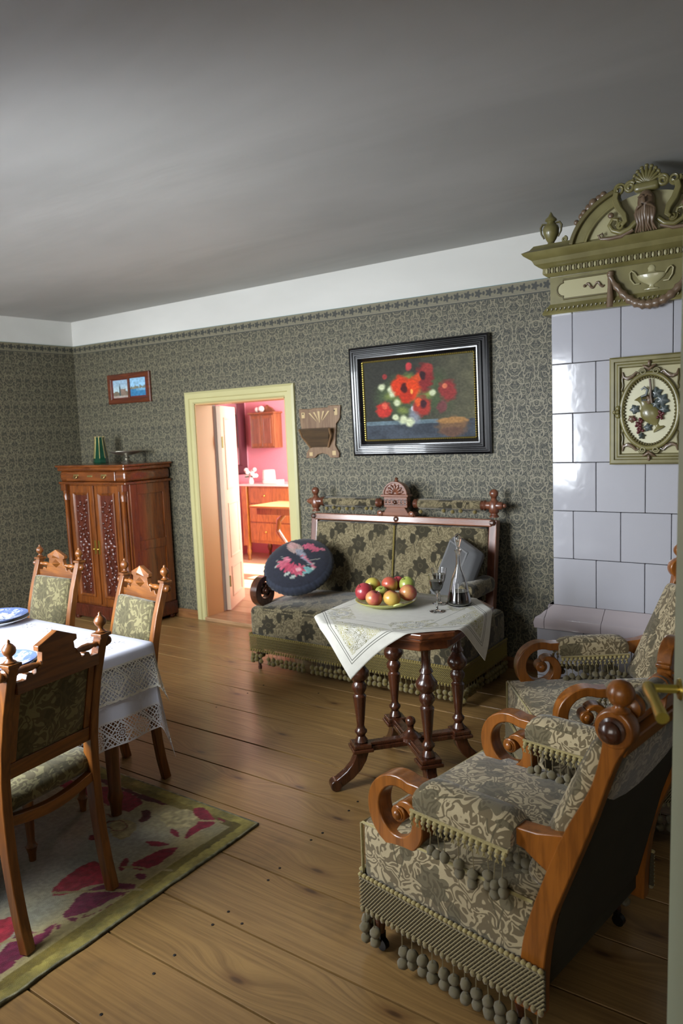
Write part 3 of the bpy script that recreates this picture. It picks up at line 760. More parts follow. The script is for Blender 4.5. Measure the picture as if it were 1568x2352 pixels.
# carved crest
yc0, yc1 = yt + .005, yt + .055
c = MB(); c.prism([(-.150, 1.012), (-.145, 1.035), (-.120, 1.040), (-.095, 1.030), (-.085, 1.048), (-.070, 1.070), (.070, 1.070), (.085, 1.048), (.095, 1.030), (.120, 1.040), (.145, 1.035), (.150, 1.012)], yc0, yc1, 'xz'); cro = c.build('crest_foot', W_sofax, so, 40, .003)
for sx in (-1, 1):
    MB().lathe([(.020, 0), (.020, .012), (.010, .018), (.0005, .019)], (sx * .125, yc0 + .002, 1.026), '-y', 16).build('crest_scroll', W_sofax, cro, 50)
c = MB(); c.box(-.092, .092, yc0, yc1, 1.068, 1.142); blk = c.build('crest_block', W_sofax, so, 0, .003)
fw = MB()
for k in range(6):
    x = -.076 + .152 * k / 5
    fw.box(x - .011, x + .011, yc0 - .004, yc0 + .001, 1.086, 1.094); fw.box(x - .011, x + .011, yc0 - .004, yc0 + .001, 1.116, 1.124); fw.ball((x, yc0 - .001, 1.105), .009, 8, 6, (1, .4, 1))
fw.build('crest_fretwork', W_table, blk, 0)
MB().lathe([(.014, 0), (.014, .005), (.008, .012), (.0005, .013)], (0, yc0 - .002, 1.105), '-y', 12).build('crest_button', W_table, blk, 50)
MB().box(-.108, .108, yc0 - .016, yc1, 1.142, 1.158).build('crest_cornice', W_sofax, so, 0, .004)
c = MB(); c.prism([(.094 * cos(a), 1.158 + .088 * sin(a)) for a in [PI * k / 20 for k in range(21)]], yc0, yc1, 'xz'); ar = c.build('crest_arch', W_sofax, so, 45, .003)
c = MB(); c.tube([(.090 * cos(a), yc0 - .002, 1.158 + .084 * sin(a)) for a in [PI * k / 20 for k in range(21)]], .007, 6); c.build('arch_moulding', W_sofax, ar, 50)
for k in range(7):
    a = PI * (k + .5) / 7; m_ = MB(); m_.M = Matrix.Translation((.040 * cos(a), yc0 - .002, 1.163 + .040 * sin(a))) @ Matrix.Rotation(-(a - PI / 2), 4, 'Y'); m_.ball((0, 0, 0), .030, 8, 8, (.36, .28, 1)); m_.build('shell_lobe', W_sofa, ar, 60)
MB().lathe([(.012, 1.243), (.016, 1.250), (.010, 1.258), (.013, 1.268), (.0005, 1.276)], (0, (yc0 + yc1) / 2, 0), seg=12).build('crest_knob', W_sofax, ar, 50)
# arms: scroll fronts reach forward; pads fringed
arm_root = so
def sofa_arm(sx):
    h = bpy.data.objects.new('arm', None); COL.objects.link(h); h.parent = so; h.rotation_euler.z = PI; h.location = (0, 0, 0)
    return h
def sofa_arm_parts(sx):
    m_ = MB(); cl = []; hw = []; cy_, cz_ = -.295, .545
    for k in range(34):
        t = k / 33; a = rad(68 + 385 * t); R = .082 if t < .5 else .082 - .054 * ((t - .5) / .5) ** 1.5
        cl.append((cy_ + R * cos(a), cz_ + R * sin(a))); hw.append(.016 + .011 * sin(PI * min(t * 1.15, 1)) if t < .86 else .015 * (1 - t) / .14 + .005)
    x = sx * .715; m_.strip([(-.17, .62), (-.225, .624)] + cl, [.016, .016] + hw, x - .028, x + .028, 'yz'); m_.lathe([(.03, -.026), (.03, .026)], (x, cy_, cz_), 'x', 18)
    o = m_.build('arm_scroll', W_table, so, 40, .003); MB().ball((x - sx * .028, cy_, cz_), .016, 12, 8, (.7, 1, 1)).build('scroll_boss', W_table, o, 50)
    MB().prism([(-.20, .635), (.24, .640), (.24, .585), (-.20, .598)], x - .02, x + .02, 'yz').build('arm_rail', W_sofa, so, 0, .003)
    MB().rbox(x - .055, x + .055, -.15, .205, .575, .672, .036, .008, 5).build('arm_pad', F_sofa, so, 60)
    MB().box(x - .012, x + .012, -.33, -.26, .42, .48).build('arm_support', W_table, so, 0, .004)
for sx in (-1, 1): sofa_arm_parts(sx)

# ------------------------------------------------------------------ cushions on the sofa
M_navy = mat('navy_velvet_embroidered', lambda b: dict(color=b.attr('print'), normal=b.bump(b.noise(b.tc('Object'), 150, 2), .3, .002)), rough=.9, sheen=.12)
def round_cushion():
    R, T = .245, .075; nu, nv = 120, 50; vs = []; fs = []; uv = []
    for j in range(nv + 1):
        v = j / nv                                   # 0 front centre .. 1 back centre
        a = PI * v; r = R * (abs(sin(a)) ** .80); z = T * 1.12 * (1 if cos(a) > 0 else -1) * abs(cos(a)) ** .90
        for i in range(nu):
            th = 2 * PI * i / nu; pl = 1 + .016 * sin(46 * th) * max(0, sin(a)) ** 3 if v > .3 else 1
            vs.append((r * pl * cos(th), r * pl * sin(th), z)); uv.append((r / R * cos(th), r / R * sin(th), v))
    for j in range(nv):
        for i in range(nu): fs.append((j * nu + i, j * nu + (i + 1) % nu, (j + 1) * nu + (i + 1) % nu, (j + 1) * nu + i))
    mb = MB(); mb.v, mb.f = vs, fs; me = mb.mesh('round_cushion', 60, recalc=True)
    P = np.array(uv); xy = P[:, :2]; col = np.tile(np.array([30, 33, 48]) / 255., (len(P), 1))
    col[P[:, 2] > .34] = np.array([44, 50, 66]) / 255.
    front = P[:, 2] < .45
    def paint(mask, rgb): col[mask & front] = np.array(rgb) / 255.
    def ell(cx, cy, rx, ry, ang=0., pet=0, amp=.2):
        d = xy - np.array([cx, cy]); c_, s_ = cos(ang), sin(ang); x = d[:, 0] * c_ + d[:, 1] * s_; y = -d[:, 0] * s_ + d[:, 1] * c_
        r = np.hypot(x / rx, y / ry); return r < 1 + (amp * np.cos(pet * np.arctan2(y, x)) if pet else 0)
    def ln(a, b2, w):
        a, b2 = np.array(a), np.array(b2); d = b2 - a; t = np.clip(((xy - a) @ d) / (d @ d), 0, 1); return np.hypot(*(xy - a - t[:, None] * d).T) < w
    for q in ((-.55, -.1, -.25, -.35), (-.5, -.25, -.15, -.32), (.55, -.1, .2, -.3), (.65, .1, .35, -.05), (-.45, .05, -.3, -.1)): paint(ln(q[:2], q[2:], .014), (150, 150, 140))
    for x, y, w in ((-.45, -.28, .10), (-.1, -.55, .10), (.1, -.62, .08), (.35, -.5, .10), (.5, -.38, .09), (.55, -.28, .07)): paint(ell(x, y, w, .045, .6), (178, 186, 176))
    paint(ell(.42, -.36, .14, .11, .2, 6), (116, 170, 168)); paint(ell(-.28, -.22, .20, .17, 0, 7), (206, 96, 118)); paint(ell(-.1, -.33, .16, .15, 0, 6), (196, 70, 98)); paint(ell(.18, -.38, .19, .17, 0, 8), (204, 84, 108)); paint(ell(.20, -.38, .08, .07), (232, 170, 176)); paint(ell(-.26, -.05, .10, .09, 0, 5), (214, 120, 138))
    paint(ell(.22, .52, .18, .13, 0, 6), (204, 90, 118)); paint(ell(.45, .42, .12, .09, .4, 5), (196, 84, 110)); paint(ell(.62, .5, .07, .05), (210, 120, 140))
    paint(ell(-.16, .40, .32, .17, -.55), (176, 148, 140)); paint(ell(-.28, .52, .20, .12, -.4), (196, 150, 146)); paint(ell(.10, .20, .26, .10, -.65), (150, 152, 164)); paint(ell(-.36, .60, .10, .09), (206, 160, 156))
    paint(ln((.16, .14), (.60, -.22), .035), (208, 120, 136)); paint(ln((.1, .1), (.5, -.16), .02), (160, 160, 178))
    col *= (.70 + .28 * vnoise(xy * 3 + 9, 9, 3))[:, None]; col = np.clip(col, 0, 1); colour_layer(me, col)
    return me
rc = link('round_cushion', round_cushion(), M_navy); tag(rc, 'round navy cushion embroidered with a pink bird and flowers, on the sofa', 'cushion')
zax = Vector((.20, -.58, .79)).normalized(); xax = Vector((1, .28, -.05)); xax = (xax - zax * xax.dot(zax)).normalized(); yax = zax.cross(xax)
rc.matrix_world = Matrix.Translation((-3.085, 3.885, .690)) @ Matrix((xax, yax, zax)).transposed().to_4x4()
M_grey = mat('grey_velvet', lambda b: dict(color=b.mix(b.noise(b.tc('Object'), 9, 3), hx('#434345'), hx('#515150')), normal=b.bump(b.noise(b.tc('Object'), 200, 1), .25, .002)), rough=.8, sheen=.2)
gc = thing('square_cushion', 'grey velvet cushion with a stitched border leaning in the sofa corner', 'cushion')
g = MB(); g.rbox(-.165, .165, -.05, .05, -.21, .21, .03, 0, 6, .02); g.build('cover', M_grey, gc, 60)
g = MB(); g.frame(.27, .36, [(0, -.060), (.004, -.066), (.010, -.066), (.014, -.060)]); g.build('border_stitching', mat('grey_braid', color='#6d6d6d', rough=.9), gc, 50)
gc.matrix_world = Matrix.Translation((-1.985, 4.075, .685)) @ Matrix.Rotation(rad(-38), 4, 'Z') @ Matrix.Rotation(rad(-20), 4, 'X') @ Matrix.Rotation(rad(10), 4, 'Y')

# ------------------------------------------------------------------ occasional table with turned columns
TX, TY, TR = -1.612, 2.795, rad(3)
tb = thing('occasional_table', 'small dark turned-leg table with crossed stretcher in front of the sofa', 'table', (TX, TY, 0), TR)
hs, ch, ZT = .325, .10, .787
octo = [(hs - ch, -hs), (hs, -hs + ch), (hs, hs - ch), (hs - ch, hs), (-hs + ch, hs), (-hs, hs - ch), (-hs, -hs + ch), (-hs + ch, -hs)]
top = MB(); top.prism(octo, ZT - .024, ZT, 'xy'); top.prism([(x * .95, y * .95) for x, y in octo], ZT - .040, ZT - .024, 'xy'); top.build('table_top', W_tablex, tb, 0, .005)
ap = MB(); ap.prism([(x * .86, y * .86) for x, y in octo], ZT - .085, ZT - .038, 'xy'); ap.build('apron', W_tablex, tb, 0, .004)
colp = [(.026, .205), (.030, .212), (.026, .222), (.018, .236), (.022, .246), (.028, .254), (.028, .262), (.020, .270), (.016, .284), (.019, .31), (.024, .36), (.029, .41), (.031, .422), (.024, .430), (.022, .436), (.033, .455), (.034, .472), (.026, .484), (.024, .490),
        (.040, .506), (.046, .522), (.046, .536), (.034, .552), (.026, .566), (.022, .574), (.030, .580), (.026, .590), (.020, .600), (.019, .64), (.021, .672), (.028, .680), (.028, .690), (.022, .696), (.030, .704), (.030, .722)]
for sx in (-1, 1):
    for sy in (-1, 1):
        MB().lathe(colp, (sx * .166, sy * .166, 0), seg=20).build('column', W_table, tb, 50)
        a = math.atan2(sy, sx); st = MB(); st.M = Matrix.Rotation(a, 4, 'Z')
        st.box(.0, .27, -.028, .028, .168, .190); st.box(.0, .262, -.022, .022, .190, .204); st.box(.19, .285, -.052, .052, .172, .188); st.box(.197, .278, -.045, .045, .188, .206)
        sp = st.build('stretcher', W_table, tb, 0, .004)
        ft = MB(); ft.M = Matrix.Rotation(a, 4, 'Z')
        cl = [(.235, .172), (.245, .135), (.265, .10), (.296, .068), (.330, .046), (.356, .030)]; ft.strip(cl, [.030, .028, .026, .024, .022, .021], -.024, .024, 'xz')
        ft.lathe([(.026, -.027), (.026, .027)], (.362, 0, .0262), 'y', 18); ft.build('foot', W_table, tb, 45, .004)
cf = MB(); cf.lathe([(.050, .186), (.050, .204), (.040, .210), (.034, .216), (.026, .222), (.016, .232), (.014, .244), (.017, .250)], seg=20); cf.ball((0, 0, .272), .024, 16, 10); cf.build('centre_finial', W_table, tb, 50)
# embroidered cloth
def _cloth(b):
    s_ = b.sep(b.uv()); u, v = s_[0], s_[1]; au, av = b.ab(u), b.ab(v); m_ = b.mx(au, av); d1 = b.add(au, av); uv = b.comb(u, v)
    lin = b.mx(b.band(m_, .335, .3382), b.band(m_, .345, .3482)); lin2 = b.mul(b.lt(b.ab(b.sub(d1, .35)), .0018), b.lt(m_, .335))
    st = b.noise(b.map(uv, scale=(1, 1, 1), rot=(0, 0, .8)), 22, 2, .5, 2.); thread = b.sstep(b.m('SINE', b.mul(st, 90.)), .0, .6)
    corner = b.mul(b.gt(d1, .42), b.lt(m_, .322)); side = b.mul(b.lt(b.ab(b.sub(m_, .27)), .055), b.lt(b.mn(au, av), .10))
    emb = b.mul(b.mx(corner, b.mul(side, b.gt(b.noise(uv, 30, 1), .42))), thread)
    ros = b.mul(b.lt(b.ab(b.sub(b.hyp(b.sub(m_, .27), b.mul(b.mn(au, av), .8)), .030)), .006), side)
    c = b.mix(b.noise(uv, 30, 2), hx('#c4c2b8'), hx('#b3b0a6')); yel = b.mix(b.sstep(b.noise(uv, 18, 1), .4, .6), hx('#5f5c38'), hx('#8c8538'))
    c = b.mix(b.mul(emb, .95), c, yel); c = b.mix(b.mul(ros, thread), c, hx('#6a6f74')); c = b.mix(b.mx(lin, lin2), c, hx('#53544a'))
    return dict(color=c, normal=b.bump(b.add(b.noise(uv, 420, 1), b.mul(emb, 1.)), .25, .002))
M_cloth = mat('embroidered_linen', _cloth, rough=.85, sheen=.1)
def table_cloth():
    a = .392; n = 96; rot = rad(42) - TR; cr, sr = cos(rot), sin(rot)
    nrm = [(1, 0, hs), (-1, 0, hs), (0, 1, hs), (0, -1, hs)] + [(sx * .7071, sy * .7071, (2 * hs - ch) * .7071) for sx in (-1, 1) for sy in (-1, 1)]
    vs, uv = [], []
    for i in range(n + 1):
        for j in range(n + 1):
            u, v = -a + 2 * a * i / n, -a + 2 * a * j / n; x, y = u * cr - v * sr - .035, u * sr + v * cr; r = math.hypot(x, y) + 1e-9
            s = max((nx * x + ny * y) / (d + .006) for nx, ny, d in nrm); z = ZT + .0025
            if s > 1:
                b_ = r / s; e_ = r - b_; rd = .018; th = min(e_ / rd, 1.35); dx, dz = rd * sin(th), rd * (1 - cos(th)); rest = max(e_ - rd * 1.35, 0); ph = math.atan2(y, x)
                dx += rest * (.20 + .10 * sin(6 * ph + .6)); dz += rest * .965; k = (b_ + dx) / r; x, y, z = x * k, y * k, z - dz
            else: z += .0012 * sin(17 * x + 3) * sin(13 * y)
            vs.append((x, y, z)); uv.append((u, v))
    fs = [(i * (n + 1) + j, (i + 1) * (n + 1) + j, (i + 1) * (n + 1) + j + 1, i * (n + 1) + j + 1) for i in range(n) for j in range(n)]
    me = bpy.data.meshes.new('tablecloth'); me.from_pydata(vs, [], fs); L = me.uv_layers.new(name='UVMap')
    for lp in me.loops: L.data[lp.index].uv = uv[lp.vertex_index]
    me.polygons.foreach_set('use_smooth', [True] * len(fs)); return me
tc = link('tablecloth', table_cloth(), M_cloth); tc.location = (TX, TY, 0); tc.rotation_euler.z = TR
md = tc.modifiers.new('thickness', 'SOLIDIFY'); md.thickness = .0016; md.offset = 1
tag(tc, 'white linen cloth with yellow embroidery draped over the small sofa table', 'tablecloth')
ZS = ZT + .0045
# apple plate
plx, ply = -1.745, 2.835
pl = thing('fruit_plate', 'yellow-green ceramic plate holding apples on the small sofa table', 'plate', (plx, ply, ZS))
M_plateg = mat('yellow_green_glaze', color='#b5b565', rough=.25, coat=.4)
MB().lathe([(.0005, .004), (.07, .004), (.075, .0), (.082, .0), (.086, .006), (.120, .014), (.140, .026), (.143, .030), (.140, .031), (.118, .020), (.085, .011), (.0005, .010)], seg=48, cap=False).build('dish', M_plateg, pl, 60)
for sx in (-1, 1): MB().tube([(sx * .136, -.022, .027), (sx * .152, -.018, .034), (sx * .160, 0, .038), (sx * .152, .018, .034), (sx * .136, .022, .027)], .0045, 8).build('plate_handle', M_plateg, pl, 60)
pl.rotation_euler.z = rad(-35)
def apple_mat(name, base, blush, k):
    def fn(b):
        s_ = b.sep(b.tc('Object')); n = b.noise(b.tc('Object'), 22, 2); st = b.noise(b.map(b.tc('Object'), scale=(60, 60, 6)), 1, 2)
        f = b.sstep(b.add(b.add(b.mul(s_[0], 9.), b.mul(s_[2], 4.)), b.add(b.mul(n, .6), b.mul(st, .35))), .45 - k, .95 - k)
        return dict(color=b.mix(f, hx(base), hx(blush)))
    return mat(name, fn, rough=.32, coat=.25)
AP = {'red': apple_mat('apple_red', '#b8683a', '#963036', .75), 'blush': apple_mat('apple_blush', '#c2a14e', '#b0523c', .32), 'yellow': apple_mat('apple_yellow', '#b3a548', '#ae9646', .1), 'green': apple_mat('apple_green', '#98a14a', '#a1a550', .0), 'pink': apple_mat('apple_pink', '#c39a55', '#ae4e48', .52)}
M_stem = mat('apple_stem', color='#3c2c1a', rough=.8)
aprof = []
for k in range(15):
    a = PI * k / 14; r = sin(a) * (1 + .05 * cos(a)); z = -cos(a) * .90
    if k <= 1: z += .06 * (1 - k)
    if k >= 13: z -= .16 * (k - 12)
    aprof.append((max(r, .0006), z))
def apple(x, y, z, r, kind, label, tilt):
    o = thing('apple', label, 'apple', (x, y, z), 0., 'apples on the yellow plate'); me = MB(); me.lathe([(p * r, q * r) for p, q in aprof], seg=20, cap=False)
    me.build('skin', AP[kind], o, 80); s = MB(); s.tube([(0, 0, r * .62), (r * .05, 0, r * .85), (r * .16, 0, r * 1.02)], .0016, 5); s.build('stem', M_stem, o, 60); o.rotation_euler = tilt
zb = ZS + .0125
APL = [(-.101, -.005, .010, .043, 'red', 'large dark red apple at the left end of the yellow plate', (.5, -.4, 0)), (-.052, -.076, 0, .039, 'pink', 'rosy apple at the front left of the plate', (.3, .3, 1)),
       (.029, -.079, 0, .040, 'blush', 'orange-striped apple at the middle front of the plate', (.4, .1, 2)), (.103, -.035, .006, .041, 'pink', 'rosy apple at the right end of the yellow plate', (-.3, .5, 1.5)),
       (-.062, .063, .034, .038, 'yellow', 'yellow apple at the back left of the plate', (.2, .6, 2.4)), (-.020, -.014, .026, .030, 'green', 'small green apple half hidden in the middle of the plate', (.5, .2, .3)),
       (.019, .048, .040, .039, 'blush', 'yellow apple with a red cheek at the middle back of the plate', (.2, -.5, 4)), (.099, .046, .032, .038, 'green', 'green apple at the back right of the plate', (-.4, .2, 3)), (.058, .118, .016, .036, 'red', 'red apple furthest back, behind the green one', (.1, .4, 5))]
c_, s_ = cos(rad(30)), sin(rad(30))
for (dx, dy, dz, r, kd, lb, ti) in APL: apple(plx + dx * c_ - dy * s_, ply + dx * s_ + dy * c_, zb + r * .92 + dz + .3 * max(0, math.hypot(dx, dy) - .08), r, kd, lb, ti)
# glasses and decanter
M_glass = mat('clear_glass', color=(1, 1, 1, 1), rough=.02, trans=1., ior=1.45)
M_wine = mat('dark_red_wine', color='#300b13', rough=.08, coat=.3)
def wine_glass(x, y, label):
    o = thing('wine_glass', label, 'wine glass', (x, y, ZS), 0, 'wine glasses on the small table')
    p = [(.0005, .0), (.032, .0), (.034, .002), (.010, .006), (.0045, .012), (.0038, .05), (.0042, .078), (.012, .088), (.024, .104), (.031, .126), (.034, .150), (.036, .165), (.0345, .165), (.0325, .150), (.0295, .126), (.0225, .105), (.010, .091), (.0005, .089)]
    MB().lathe(p, seg=28, cap=False).build('glass', M_glass, o, 60)
    MB().lathe([(.0005, .0895), (.0098, .0915), (.0222, .1055), (.0290, .126), (.0312, .139), (.0005, .139)], seg=28, cap=False).build('wine', M_wine, o, 60)
wine_glass(-1.478, 2.83, 'small stemmed glass of dark wine nearest the front edge of the table'); wine_glass(-1.535, 2.965, 'stemmed glass of dark wine standing behind the other glass')
dc = thing('decanter', 'clear glass decanter with stopper a third full of dark wine', 'decanter', (-1.445, 2.985, ZS))
p = [(.0005, .003), (.045, .001), (.055, .004), (.057, .010), (.053, .030), (.046, .060), (.041, .085), (.036, .110), (.026, .140), (.016, .165), (.0115, .185), (.0105, .215), (.0115, .240), (.016, .248), (.0175, .252), (.015, .252)]
inn = [(max(r - .0024, .0005), z + (.004 if z < .02 else 0)) for r, z in p[:-2]][::-1]
MB().lathe(p + inn, seg=32, cap=False).build('bottle', M_glass, dc, 60)
MB().lathe([(.0005, .0085), (.044, .0085), (.053, .014), (.0500, .030), (.0440, .058), (.0428, .064), (.0005, .064)], seg=32, cap=False).build('wine', M_wine, dc, 60)
MB().lathe([(.0005, .232), (.0080, .232), (.0086, .250), (.012, .254), (.009, .260), (.0075, .266), (.0115, .282), (.0165, .298), (.0165, .310), (.0115, .324), (.0005, .331)], seg=20, cap=False).build('stopper', M_glass, dc, 60)
# ------------------------------------------------------------------ dining chairs (face +y, origin between the back feet)
def make_chair():
    t = thing('dining_chair', 'x', 'chair', group='tapestry dining chairs')
    zs = [0, .10, .20, .30, .40, .48, .56, .66, .78, .90, .935]; ys = [0., .022, .038, .048, .054, .054, .048, .032, .006, -.030, -.042]
    yb = lambda z: float(np.interp(z, zs, ys))
    for sx in (-1, 1):
        m_ = MB(); m_.strip(list(zip(ys, zs)), [.019, .019, .019, .020, .022, .022, .020, .018, .017, .017, .017], sx * .178 - .017, sx * .178 + .017, 'yz'); po = m_.build('post', W_chair, t, 40, .003)
        c_ = MB(); yy = yb(.935); c_.prism([(-.024, -.024), (.024, -.024), (.024, .024), (-.024, .024)], .933, .944, 'xy'); c_.prism([(-.018, -.018), (.018, -.018), (.018, .018), (-.018, .018)], .925, .934, 'xy')
        for i, v in enumerate(c_.v): c_.v[i] = (v[0] + sx * .178, v[1] + yy, v[2])
        c_.build('post_cap', W_chair, po, 0, .002)
        MB().lathe([(r, z + .944) for r, z in finial_prof(.072, .021)], (sx * .178, yy, 0), seg=16, cap=False).build('finial', W_chair, po, 60)
        k = MB(); k.lathe([(.018, .0), (.020, sx * .006), (.013, sx * .010), (.017, sx * .016), (.014, sx * .024), (.0005, sx * .028)], (sx * .194, yb(.91), .908), 'x', 14, cap=False); k.build('side_button', W_chair, po, 60)
        sp = MB(); a, b_ = .162, .062; q = [(.007, 0), (.011, .08), (.007, .14), (.013, .35), (.012, .6), (.007, .84), (.012, .9), (.008, 1)]
        sp.lathe([(r, sx * (a + (b_ - a) * u)) for r, u in q], (0, yb(.91), .908), 'x', 14); sp.build('spindle', W_chairx, t, 60)
    # crest board with stepped gable and faceted boss
    c_ = MB(); half = [(.160, .838), (.160, .876), (.128, .876), (.122, .892), (.104, .892), (.100, .884), (.090, .884), (.086, .900), (.066, .912), (.062, .945), (.076, .950), (.076, .966), (.060, .972), (.030, .985), (0, .998)]
    c_.prism(half + [(-x, z) for x, z in half[-2::-1]], yb(.9) - .012, yb(.9) + .012, 'xz'); cb = c_.build('crest_rail', W_chairx, t, 30, .002)
    d = MB(); y0 = yb(.9) + .012; q = [(.0, .895), (.040, .920), (.0, .945), (-.040, .920)]; d.add([(x, y0, z) for x, z in q] + [(0, y0 + .026, .920)], [(0, 1, 4), (1, 2, 4), (2, 3, 4), (3, 0, 4)])
    d.add([(x, y0, z) for x, z in [(-.034, .95), (.034, .95), (0, 1.0)]] + [(0, y0 + .018, .968)], [(0, 1, 3), (1, 2, 3), (2, 0, 3)]); d.build('crest_boss', W_chairx, cb, 0)
    # upholstered back panel in its frame
    def slab(y0, y1, x0, x1, z0, z1): 
        f = lambda z, o: yb(z) + o
        return [(x0, f(z0, y0), z0), (x1, f(z0, y0), z0), (x1, f(z0, y1), z0), (x0, f(z0, y1), z0), (x0, f(z1, y0), z1), (x1, f(z1, y0), z1), (x1, f(z1, y1), z1), (x0, f(z1, y1), z1)], [(0, 3, 2, 1), (4, 5, 6, 7), (0, 1, 5, 4), (1, 2, 6, 5), (2, 3, 7, 6), (3, 0, 4, 7)]
    MB().add(*slab(-.012, .014, -.162, .162, .553, .606)).build('lower_rail', W_chairx, t, 0, .003)
    for sx in (-1, 1):
        a, b_ = sorted((sx * .135, sx * .161)); MB().add(*slab(-.010, .012, a, b_, .606, .838)).build('stile', W_chair, t, 0, .002)
    MB().add(*slab(-.004, .006, -.137, .137, .600, .842)).build('back_cloth', F_chair, t, 0)
    bp = MB(); bp.M = Matrix.Translation((0, yb(.60) + .006, .575)) @ Matrix.Rotation(math.atan2(yb(.6) - yb(.85), .25), 4, 'X'); bp.rbox(-.152, .152, 0, .036, 0, .275, .016, 0, 5, .012); bp.build('backrest', F_chair, t, 60)
    # seat
    se = MB(); se.rbox(-.205, .205, .055, .455, .425, .505, .034, .022, 6, .004); se.build('seat', F_chair, t, 60)
    for nm, (x0, x1, y0, y1) in {'side': (0, 0, 0, 0)}.items(): pass
    fr = MB(); fr.box(-.205, .205, .425, .450, .372, .430); fr.build('seat_rail', W_chairx, t, 0, .003)
    for sx in (-1, 1):
        a, b_ = sorted((sx * .180, sx * .203)); MB().box(a, b_, .07, .43, .372, .430).build('seat_rail', W_chair, t, 0, .003)
    rr = MB(); n = 14; top_ = [(-.162 + .324 * k / n, .436 - .022 * sin(PI * k / n)) for k in range(n + 1)]; bot = [(-.162 + .324 * k / n, .402 - .026 * sin(PI * k / n)) for k in range(n + 1)]
    rr.prism(top_ + bot[::-1], yb(.42) - .016, yb(.42) + .012, 'xz'); rr.build('seat_rail', W_chairx, t, 30, .002)
    for sx in (-1, 1):
        MB().lathe([(.013, 0), (.015, .03), (.020, .05), (.023, .058), (.017, .066), (.014, .08), (.016, .12), (.020, .22), (.022, .27), (.017, .284), (.024, .30), (.024, .312), (.018, .32), (.022, .335), (.022, .375)], (sx * .178, .420, 0), seg=16).build('leg', W_chair, t, 50)
    return t
RUGT = .010
c0 = make_chair(); c0['label'] = 'nearest dining chair, seen from behind, standing on the rug at the table end'
def face(dx, dy): return math.atan2(-dx, dy)
c0.location = (-2.098, 1.335, RUGT); c0.rotation_euler.z = face(-.992, -.11)
c1 = copy_tree(c0); c1['label'] = 'dining chair facing us behind the lace-edged table corner, in front of the cabinet'; c1.location = (-2.80, 2.245, 0); c1.rotation_euler = (.0238, 0, face(-.15, -.98))
c2 = copy_tree(c0); c2['label'] = 'leftmost dining chair, on the far side of the table behind the stacked plates'; c2.location = (-3.70, 2.40, 0); c2.rotation_euler = (.0238, 0, face(.03, -1))

# ------------------------------------------------------------------ dining table and its cloths
DTX0, DTX1, DTY0, DTY1, DZT = -4.35, -2.395, .86, 1.98, .752
dt = thing('dining_table', 'long dining table hidden under white lace-edged cloths', 'table', ((DTX0 + DTX1) / 2, (DTY0 + DTY1) / 2, 0))
hxx, hyy = (DTX1 - DTX0) / 2, (DTY1 - DTY0) / 2
MB().box(-hxx, hxx, -hyy, hyy, DZT - .028, DZT).build('table_top', W_chairx, dt, 0, .006)
MB().box(-hxx + .08, hxx - .08, -hyy + .08, hyy - .08, DZT - .12, DZT - .03).build('apron', W_chairx, dt, 0, .003)
for sx in (-1, 1):
    for sy in (-1, 1): MB().lathe([(.022, RUGT), (.026, .06), (.034, .09), (.026, .12), (.03, .3), (.038, .5), (.028, .54), (.040, .57), (.040, DZT - .1)], (sx * (hxx - .14), sy * (hyy - .12), 0), seg=14).build('leg', W_chair, dt, 50)
def _lace(lo):
    def fn(b):
        s_ = b.sep(b.uv()); u, d = s_[0], s_[1]        # u along the hem, d distance past the table edge
        a = b.mul(b.add(u, d), 48.); c = b.mul(b.sub(u, d), 48.)
        net = b.mx(b.gt(b.ab(b.sub(b.fr(a), .5)), .37), b.gt(b.ab(b.sub(b.fr(c), .5)), .36))
        fu = b.mul(b.sub(b.fr(b.div(u, .105)), .5), .105); fd = b.sub(d, lo + .062); r = b.hyp(fu, b.mul(fd, 1.05)); th = b.m('ARCTAN2', fd, fu)
        dia = b.add(b.ab(fu), b.ab(fd)); lat = b.lt(b.ab(b.sub(dia, .050)), .0042)
        ros = b.mul(b.lt(r, .036), b.mx(b.lt(b.ab(b.sub(b.fr(b.mul(r, 95.)), .5)), .17), b.gt(b.m('COSINE', b.mul(th, 12.)), .55)))
        solid = b.mx(b.mul(net, b.gt(r, .036)), b.mx(lat, ros)); hem = b.sub(d, b.mul(b.ab(b.m('SINE', b.mul(u, PI / .0525))), .008))
        return u, d, solid, hem
    return fn
def cloth_mat(name, lo, hi, sprig):
    def fn(b):
        u, d, solid, hem = _lace(lo)(b)
        solid = b.mx(solid, b.band(hem, hi - .022, hi - .010)); solid = b.mx(solid, b.lt(b.ab(b.sub(d, lo + .004)), .004)); solid = b.mul(solid, b.lt(hem, hi - .008))
        alpha = b.mx(b.lt(d, lo), solid)
        uv2 = b.sep(b.tc('Object')); x, y = uv2[0], uv2[1]
        # eyelet sprigs punched along the top edge
        fx = b.mul(b.sub(b.fr(b.div(u, .16)), .5), .16); fy = b.add(d, sprig); th = b.m('ARCTAN2', fy, fx); r = b.hyp(fx, fy)
        eye = b.mul(b.band(r, .016, .036), b.gt(b.m('COSINE', b.mul(th, 9.)), .72))
        c = b.mix(b.mul(eye, .85), b.mix(b.gt(d, lo), hx('#b6b8c6'), hx('#bdbcc0' if lo > .1 else '#bab6ab')), hx('#55555e'))
        return dict(color=c, alpha=alpha, normal=b.bump(b.noise(b.tc('Object'), 350, 1), .15, .001))
    return mat(name, fn, rough=.8, sheen=.1)
def rest_on_seat(x, y, z):
    # the hem lies on the chair seats pushed under the table
    for c in (c0, c1, c2):
        d = Vector((x + dt.location.x - c.location.x, y + dt.location.y - c.location.y, 0)); d.rotate(Matrix.Rotation(-c.rotation_euler.z, 3, 'Z'))
        if abs(d.x) < .222 and .03 < d.y < .47: z = max(z, .534 + .02 * (z - .5))
    return (x, y, z)
